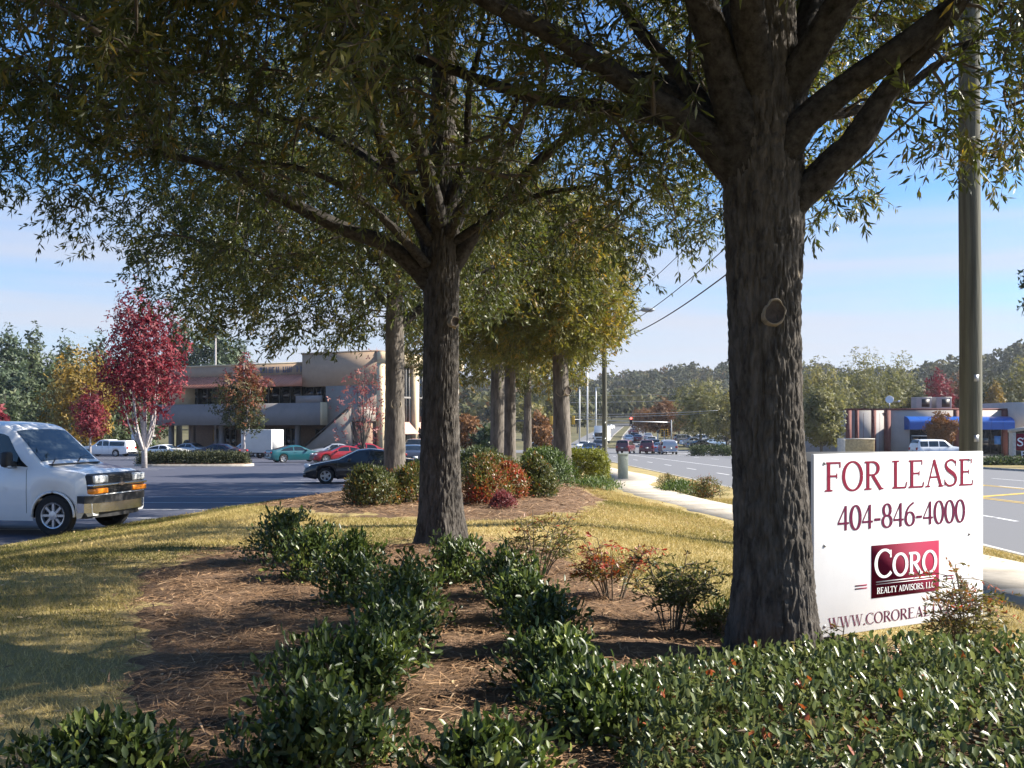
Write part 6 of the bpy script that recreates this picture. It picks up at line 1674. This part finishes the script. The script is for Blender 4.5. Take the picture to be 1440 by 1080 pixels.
# ------------------------------------------------------------------ trees round about
m_trunk_far = mat('far_trunk_bark', (0.10, 0.085, 0.07), 0.95, var=.3, vscale=5)
def far_tree(name, label, X, Y, h, w, leafm, seed, z0=None, shape='round', n=1500, leaf=.5, trunk=.25, tr=.02, barkm=None, group=None, lobes=9, density=1.0, tint=None, limbs=6, fork=None):
    """tapered trunk with limbs, and a crown of leaf clumps gathered in uneven lobes"""
    r = np.random.default_rng(seed)
    z0 = float(zb(Y)) if z0 is None else z0
    root = empty(name, (X, Y, z0)); tag(root, label, 'tree', group)
    ch = h * (1 - trunk); cz = h * trunk
    C, RR = [], []
    for k in range(lobes):
        t = (k + .5) / lobes
        if shape == 'round': pr = math.sin(PI * min(1, .18 + .82 * t)) ** .6
        elif shape == 'cone': pr = (1 - t) ** .8 + .08
        elif shape == 'maple': pr = .35 + .75 * math.sin(PI * min(1, .12 + .80 * t)) ** 1.2
        elif shape == 'vase': pr = .55 + .45 * math.sin(PI * t ** .8)
        else: pr = math.sin(PI * (.25 + .7 * t)) ** .7
        a = k * 2.4 + r.uniform(-.5, .5); off = w / 2 * pr * r.uniform(.25, .62)
        C.append((math.cos(a) * off, math.sin(a) * off, cz + ch * (.10 + .80 * t)))
        RR.append((w / 2 * pr * r.uniform(.5, .75), ch * r.uniform(.13, .24)))
    C = np.array(C); RR = np.array(RR)
    pick = r.choice(lobes, n, p=(RR[:, 0] ** 2) / (RR[:, 0] ** 2).sum())
    U = unit(r.normal(size=(n, 3)))
    rad = r.uniform(.35, 1.08, n) ** .5
    P = C[pick] + U * rad[:, None] * np.stack([RR[pick, 0], RR[pick, 0], RR[pick, 1]], 1) * (.8 + .5 * vnoise(U[:, 0] * 2 + pick, U[:, 1] * 2, U[:, 2] * 2))[:, None]
    D = unit(r.normal(size=(n, 3)) + np.array([0, 0, .1]))
    N = unit(U + r.normal(size=(n, 3)) * .55 + [0, 0, .25])
    S = unit(np.cross(N, D)); D = unit(np.cross(S, N))
    s = leaf * r.uniform(.55, 1.3, n)[:, None]
    # a clump is a jagged little spray: three narrow blades from one point
    V, Q = [], []
    for k in range(3):
        a = 2.1 * k + r.uniform(-.4, .4, n)[:, None]
        d = D * np.cos(a) + S * np.sin(a) + N * r.normal(0, .25, n)[:, None]; e = np.cross(N, d)
        V.append(np.stack([P - e * s * .12, P + d * s * .45 + e * s * .30, P + d * s * .9 - e * s * .15], 1))
    V = np.concatenate(V).reshape(-1, 3); q = np.arange(len(V)).reshape(-1, 3)
    lob_t = r.normal(0, .13, lobes)
    tt = np.clip(.45 + lob_t[pick] + r.normal(0, .16, n), 0, 1)
    if tint is not None: tt = np.clip(tt + tint(P / np.array([w / 2, w / 2, h])), 0, 1)
    a_ = Acc(); bm_ = barkm or m_trunk_far
    a_.tube([(0, 0, -.2), (0, 0, h * trunk * .6), (w * .01, 0, h * trunk + ch * .35), (0, 0, h * .93)], [h * tr * 1.2, h * tr, h * tr * .6, .02], 9, tint=None)
    a_.obj('trunk', bm_, root, smooth=True)
    for k in range(limbs):
        c = C[k % lobes]; b = np.array([0, 0, min(c[2] - .1 * h, h * trunk * r.uniform(.8, 1.4))]); b[2] = max(b[2], h * trunk * .55) if fork is None else h * fork * r.uniform(.8, 1.5)
        Acc().tube(catmull([b, (b + c) / 2 + np.array([c[0] * .15, c[1] * .15, -.02 * h]), c + [0, 0, RR[k % lobes][1] * .5]], 7), np.linspace(h * tr * .55, h * tr * .1, 7), 6).obj('limb', bm_, root, smooth=True)
    o = link('crown', np_mesh('crown', V, [q], np.tile(np.repeat(tt, 3), 3)), leafm, root); tag(o, kind='stuff')
    return root
def ptree(name, label, px, pyb, Y, pyt, wpx, leafm, seed, **k):
    z0 = k.pop('z0', None); z0 = float(zb(Y)) if z0 is None else z0
    h = CAM_Z + (600 - pyt) * Y / F - z0
    return far_tree(name, label, (px - 720) * Y / F, Y, h, wpx * Y / F, leafm, seed, z0=z0, **k)

# coloured trees in the parking lot
ptree('maple_tree', 'tall crimson maple with pale forking trunks on the parking island', 203, 645, 62, 410, 118, lf_red, 501, shape='maple', n=3500, leaf=.27, trunk=.25, tr=.014, barkm=m_palebark, lobes=18, limbs=9, fork=.085)
ptree('maple_tree', 'small crimson maple behind the white van, before the yellow tree', 127, 640, 95, 545, 58, lf_red, 502, n=900, leaf=.35, trunk=.30, tr=.014, barkm=m_palebark, lobes=8)
ptree('maple_tree', 'rounded maple turning from green to red in front of the office windows', 343, 640, 88, 500, 78, lf_redgreen, 503, n=1700, leaf=.33, trunk=.27, tr=.013, lobes=13, barkm=m_palebark, tint=lambda q: (q[:, 2] - .60) * 1.3 + q[:, 0] * .14)
ptree('maple_tree', 'thin half bare reddish maple before the outside stair', 510, 640, 70, 503, 92, lf_dull, 504, n=330, leaf=.24, trunk=.22, tr=.012, lobes=14, shape='vase', limbs=14, fork=.12, tint=lambda q: q[:, 2] * .4 - .1)
ptree('yellow_tree', 'golden yellow tree at the edge of the woods on the left', 112, 640, 122, 488, 108, lf_yellow, 505, n=1900, leaf=.6, trunk=.12, lobes=14)
# woods on the left
W_ = 'trees of the left wood'
for k, (px, top, wpx, Y, lm, kind, lab) in enumerate([
    (8, 455, 70, 150, lf_pine, 'pine_tree', 'leftmost tall dark pine of the wood'), (45, 462, 74, 160, lf_green, 'broadleaf_tree', 'green tree second from the left in the wood'),
    (92, 470, 70, 165, lf_pine, 'pine_tree', 'pine standing behind the yellow tree, left side'), (138, 474, 60, 170, lf_pine, 'pine_tree', 'pine between the yellow tree and the crimson maple'),
    (28, 520, 70, 138, lf_pine, 'pine_tree', 'shorter dense pine at the front left of the wood'), (70, 515, 56, 140, lf_green, 'broadleaf_tree', 'shorter green tree left of the yellow tree'),
    (-15, 500, 70, 140, lf_pine, 'pine_tree', 'pine cut by the left edge of the picture'), (180, 492, 60, 150, lf_green, 'broadleaf_tree', 'dark green tree behind the crimson maple'),
    (-5, 575, 34, 110, lf_red, 'maple_tree', 'red bush-like maple cut by the left edge behind the van'), (215, 500, 60, 160, lf_green, 'broadleaf_tree', 'dark green tree at the left end of the office building'),
    (252, 440, 62, 170, lf_pine, 'pine_tree', 'tall airy pine left of the pair behind the office'), (298, 438, 74, 165, lf_pine, 'pine_tree', 'tallest broad pine behind the office roof'), (335, 478, 50, 170, lf_pine, 'pine_tree', 'lower pine at the right of those behind the office')]):
    ptree(kind, lab, px, 640, Y, top, wpx, lm, 520 + k, group=W_, n=1300, leaf=.85, trunk=.10 if k not in (10, 11, 12) else .35, lobes=12, shape='round' if kind != 'pine_tree' else 'oval', limbs=4)
for k in range(9):
    px = -20 + k * 27
    ptree('understory_tree', ['low dark tree under the wood edge, leftmost', 'low dark tree under the wood edge, second from left', 'low dark tree under the wood edge, third from left', 'low dark tree behind the van roof', 'low dark tree under the yellow tree', 'low dark tree behind the small crimson maple', 'low dark tree behind the white pickup', 'low dark tree left of the crimson maple trunk', 'low dark tree right of the crimson maple trunk'][k], px, 640, 128 + (k % 3) * 4, 560 - (k % 2) * 12, 52, lf_green, 540 + k, group='low trees under the wood edge', n=700, leaf=.6, trunk=.04, lobes=8, limbs=2)
# low trees and bushes between trunks, left of the junction
for k, (px, top, wpx, Y, lm, lab) in enumerate([(655, 580, 70, 95, lf_rust, 'brownish low tree between the middle oak and the row oaks'), (690, 600, 50, 80, lf_green, 'dark low tree behind the row oaks'), (628, 570, 50, 110, lf_green, 'green tree behind the middle oak'),
        (757, 575, 40, 120, lf_rust, 'rusty small tree behind the farthest oak, by the junction'), (735, 560, 60, 200, lf_yelgreen, 'yellow green tree across the cross street'), (775, 550, 60, 210, lf_yelgreen, 'second yellow green tree across the cross street, behind the scarred oak'),
        (812, 560, 40, 260, lf_forest, 'tree left of the far road behind the poles'), (800, 545, 60, 300, lf_forest, 'larger tree left of the far road')]):
    ptree('broadleaf_tree', lab, px, 640, Y, top, wpx, lm, 560 + k, group='trees left of the junction', n=900, leaf=.5 if Y < 150 else .9, trunk=.22, lobes=8, limbs=4)
# across the road
for k, (px, top, wpx, Y, lm, lab) in enumerate([
    (935, 560, 62, 190, lf_rust, 'rust coloured tree behind the queue at the light'), (985, 532, 96, 170, lf_hazel, 'large olive green tree over the parked cars across the road'), (1022, 548, 70, 150, lf_yelgreen, 'yellow green tree touching the big oak trunk on its left'),
    (955, 545, 60, 220, lf_forest, 'green tree between the rust coloured and the large olive one'), (908, 572, 44, 230, lf_rust, 'small brown tree at the far roadside'),
    (1150, 500, 96, 140, lf_hazel, 'yellow green tree just right of the big oak trunk'), (1215, 487, 110, 150, lf_hazel, 'tall yellow green tree left of the shop'), (1262, 498, 80, 155, lf_hazel, 'yellow green tree behind the shop\'s left end'),
    (1155, 545, 62, 98, lf_hazel, 'small yellow green tree before the shop\'s left corner'), (1318, 518, 56, 165, lf_red, 'red tree behind the shop roof'), (1352, 512, 40, 170, lf_rust, 'rusty tree behind the shop roof by the big pole'), (1290, 540, 50, 150, lf_forest, 'green tree low behind the satellite dish'),
    (1395, 520, 60, 175, lf_forest, 'green tree right of the big pole behind the shop'), (1435, 505, 70, 180, lf_yelgreen, 'green yellow tree at the right edge behind the shop'), (1400, 535, 30, 165, lf_yellow, 'small orange yellow tree right of the big pole')]):
    ptree('broadleaf_tree', lab, px, 640, Y, top, wpx, lm, 580 + k, group='trees across the road', n=2400 if wpx > 60 else 1200, leaf=.45 if Y < 160 else .55, trunk=.18, lobes=13, limbs=5)
ptree('maple_tree', 'small rust orange tree before the blue awning', 1324, 640, 97, 576, 48, lf_rust, 610, n=1100, leaf=.33, trunk=.30, tr=.012, lobes=10)
# pine poking in at the right edge
ptree('pine_tree', 'tall pine tree whose branch tips reach in at the right edge', 1492, 640, 60, 335, 105, lf_pine, 611, n=1500, leaf=.45, trunk=.62, lobes=8, tr=.012)
hx_ = (1000 - 720) * 112 / F
for k, (px, Y, w, lab) in enumerate(((1005, 108, 2.6, 'dark clipped hedge by the lot entrance across the road'), (1412, 66, 1.5, 'low green hedge on the verge left of the monument sign'))):
    x = (px - 720) * Y / F
    shrub('roadside_hedge', lab, 'hedge', (x, Y, float(zb(Y)) + .05), w, .9, 1.0 if k == 0 else .3, 500, 7, .22, .09, lf_green, 620 + k, 'hedges across the road', boxy=4, lump=.15)

# far woods on the hills: one mass
r = np.random.default_rng(90)
T_ = []
while len(T_) < 2600:
    X = r.uniform(-260, 560, 4000); Y = r.uniform(265, 720, 4000)
    roadgap = (X > bend(Y) + 3) & (X < bend(Y) + 28) & (Y < 335)
    vis = np.abs(X) < Y * .64
    ok = ~roadgap & vis & (Y > 265)
    T_ += list(zip(X[ok], Y[ok]))
T_ = np.array(T_[:2600]); nb = 75
sz = r.uniform(3.2, 6.0, len(T_)); ht = r.uniform(8, 15, len(T_))
U = unit(r.normal(size=(len(T_), nb, 3))); U[..., 2] = np.abs(U[..., 2]) * 1.0 - .25
lump = .75 + .5 * vnoise(U[..., 0] * 1.8 + np.arange(len(T_))[:, None] * 3.1, U[..., 1] * 1.8, U[..., 2] * 1.8)
P = np.stack([T_[:, 0], T_[:, 1], hill_z(T_[:, 0], T_[:, 1]) + ht * .55], 1)[:, None] + U * np.stack([sz, sz, ht * .48], 1)[:, None] * lump[..., None]
N = unit(U + r.normal(size=U.shape) * .5); D = unit(np.cross(N, r.normal(size=U.shape))); S = np.cross(N, D)
s = r.uniform(.7, 1.5, size=(len(T_), nb, 1))
V = np.stack([P - D * s, P + S * s * .9 + D * .3 * s, P + D * s * .9 - S * s * .5], 2).reshape(-1, 3)
kind = np.clip(r.normal(.42, .22, (len(T_), 1)) + r.normal(0, .10, (len(T_), nb)), 0, 1)
tag(link('far_woods', np_mesh('far_woods', V, [np.arange(len(V)).reshape(-1, 3)], np.repeat(kind.reshape(-1), 3)), lf_forest), 'autumn woods covering the far hills', 'woods', kind='stuff')

# ------------------------------------------------------------------ haze
hz_m = bpy.data.materials.new('thin_haze'); hz_m.use_nodes = True
hn = hz_m.node_tree.nodes; hn.clear()
ho = hn.new('ShaderNodeOutputMaterial'); hv = hn.new('ShaderNodeVolumePrincipled')
hv.inputs['Color'].default_value = (0.86, 0.91, 1.0, 1)
hv.inputs['Density'].default_value = 0.00016
hv.inputs['Anisotropy'].default_value = 0.25
hz_m.node_tree.links.new(hv.outputs[0], ho.inputs['Volume'])
tag(Acc().box((0, 0, 29.5), (5400, 5400, 67)).obj('haze', hz_m), kind='stuff')
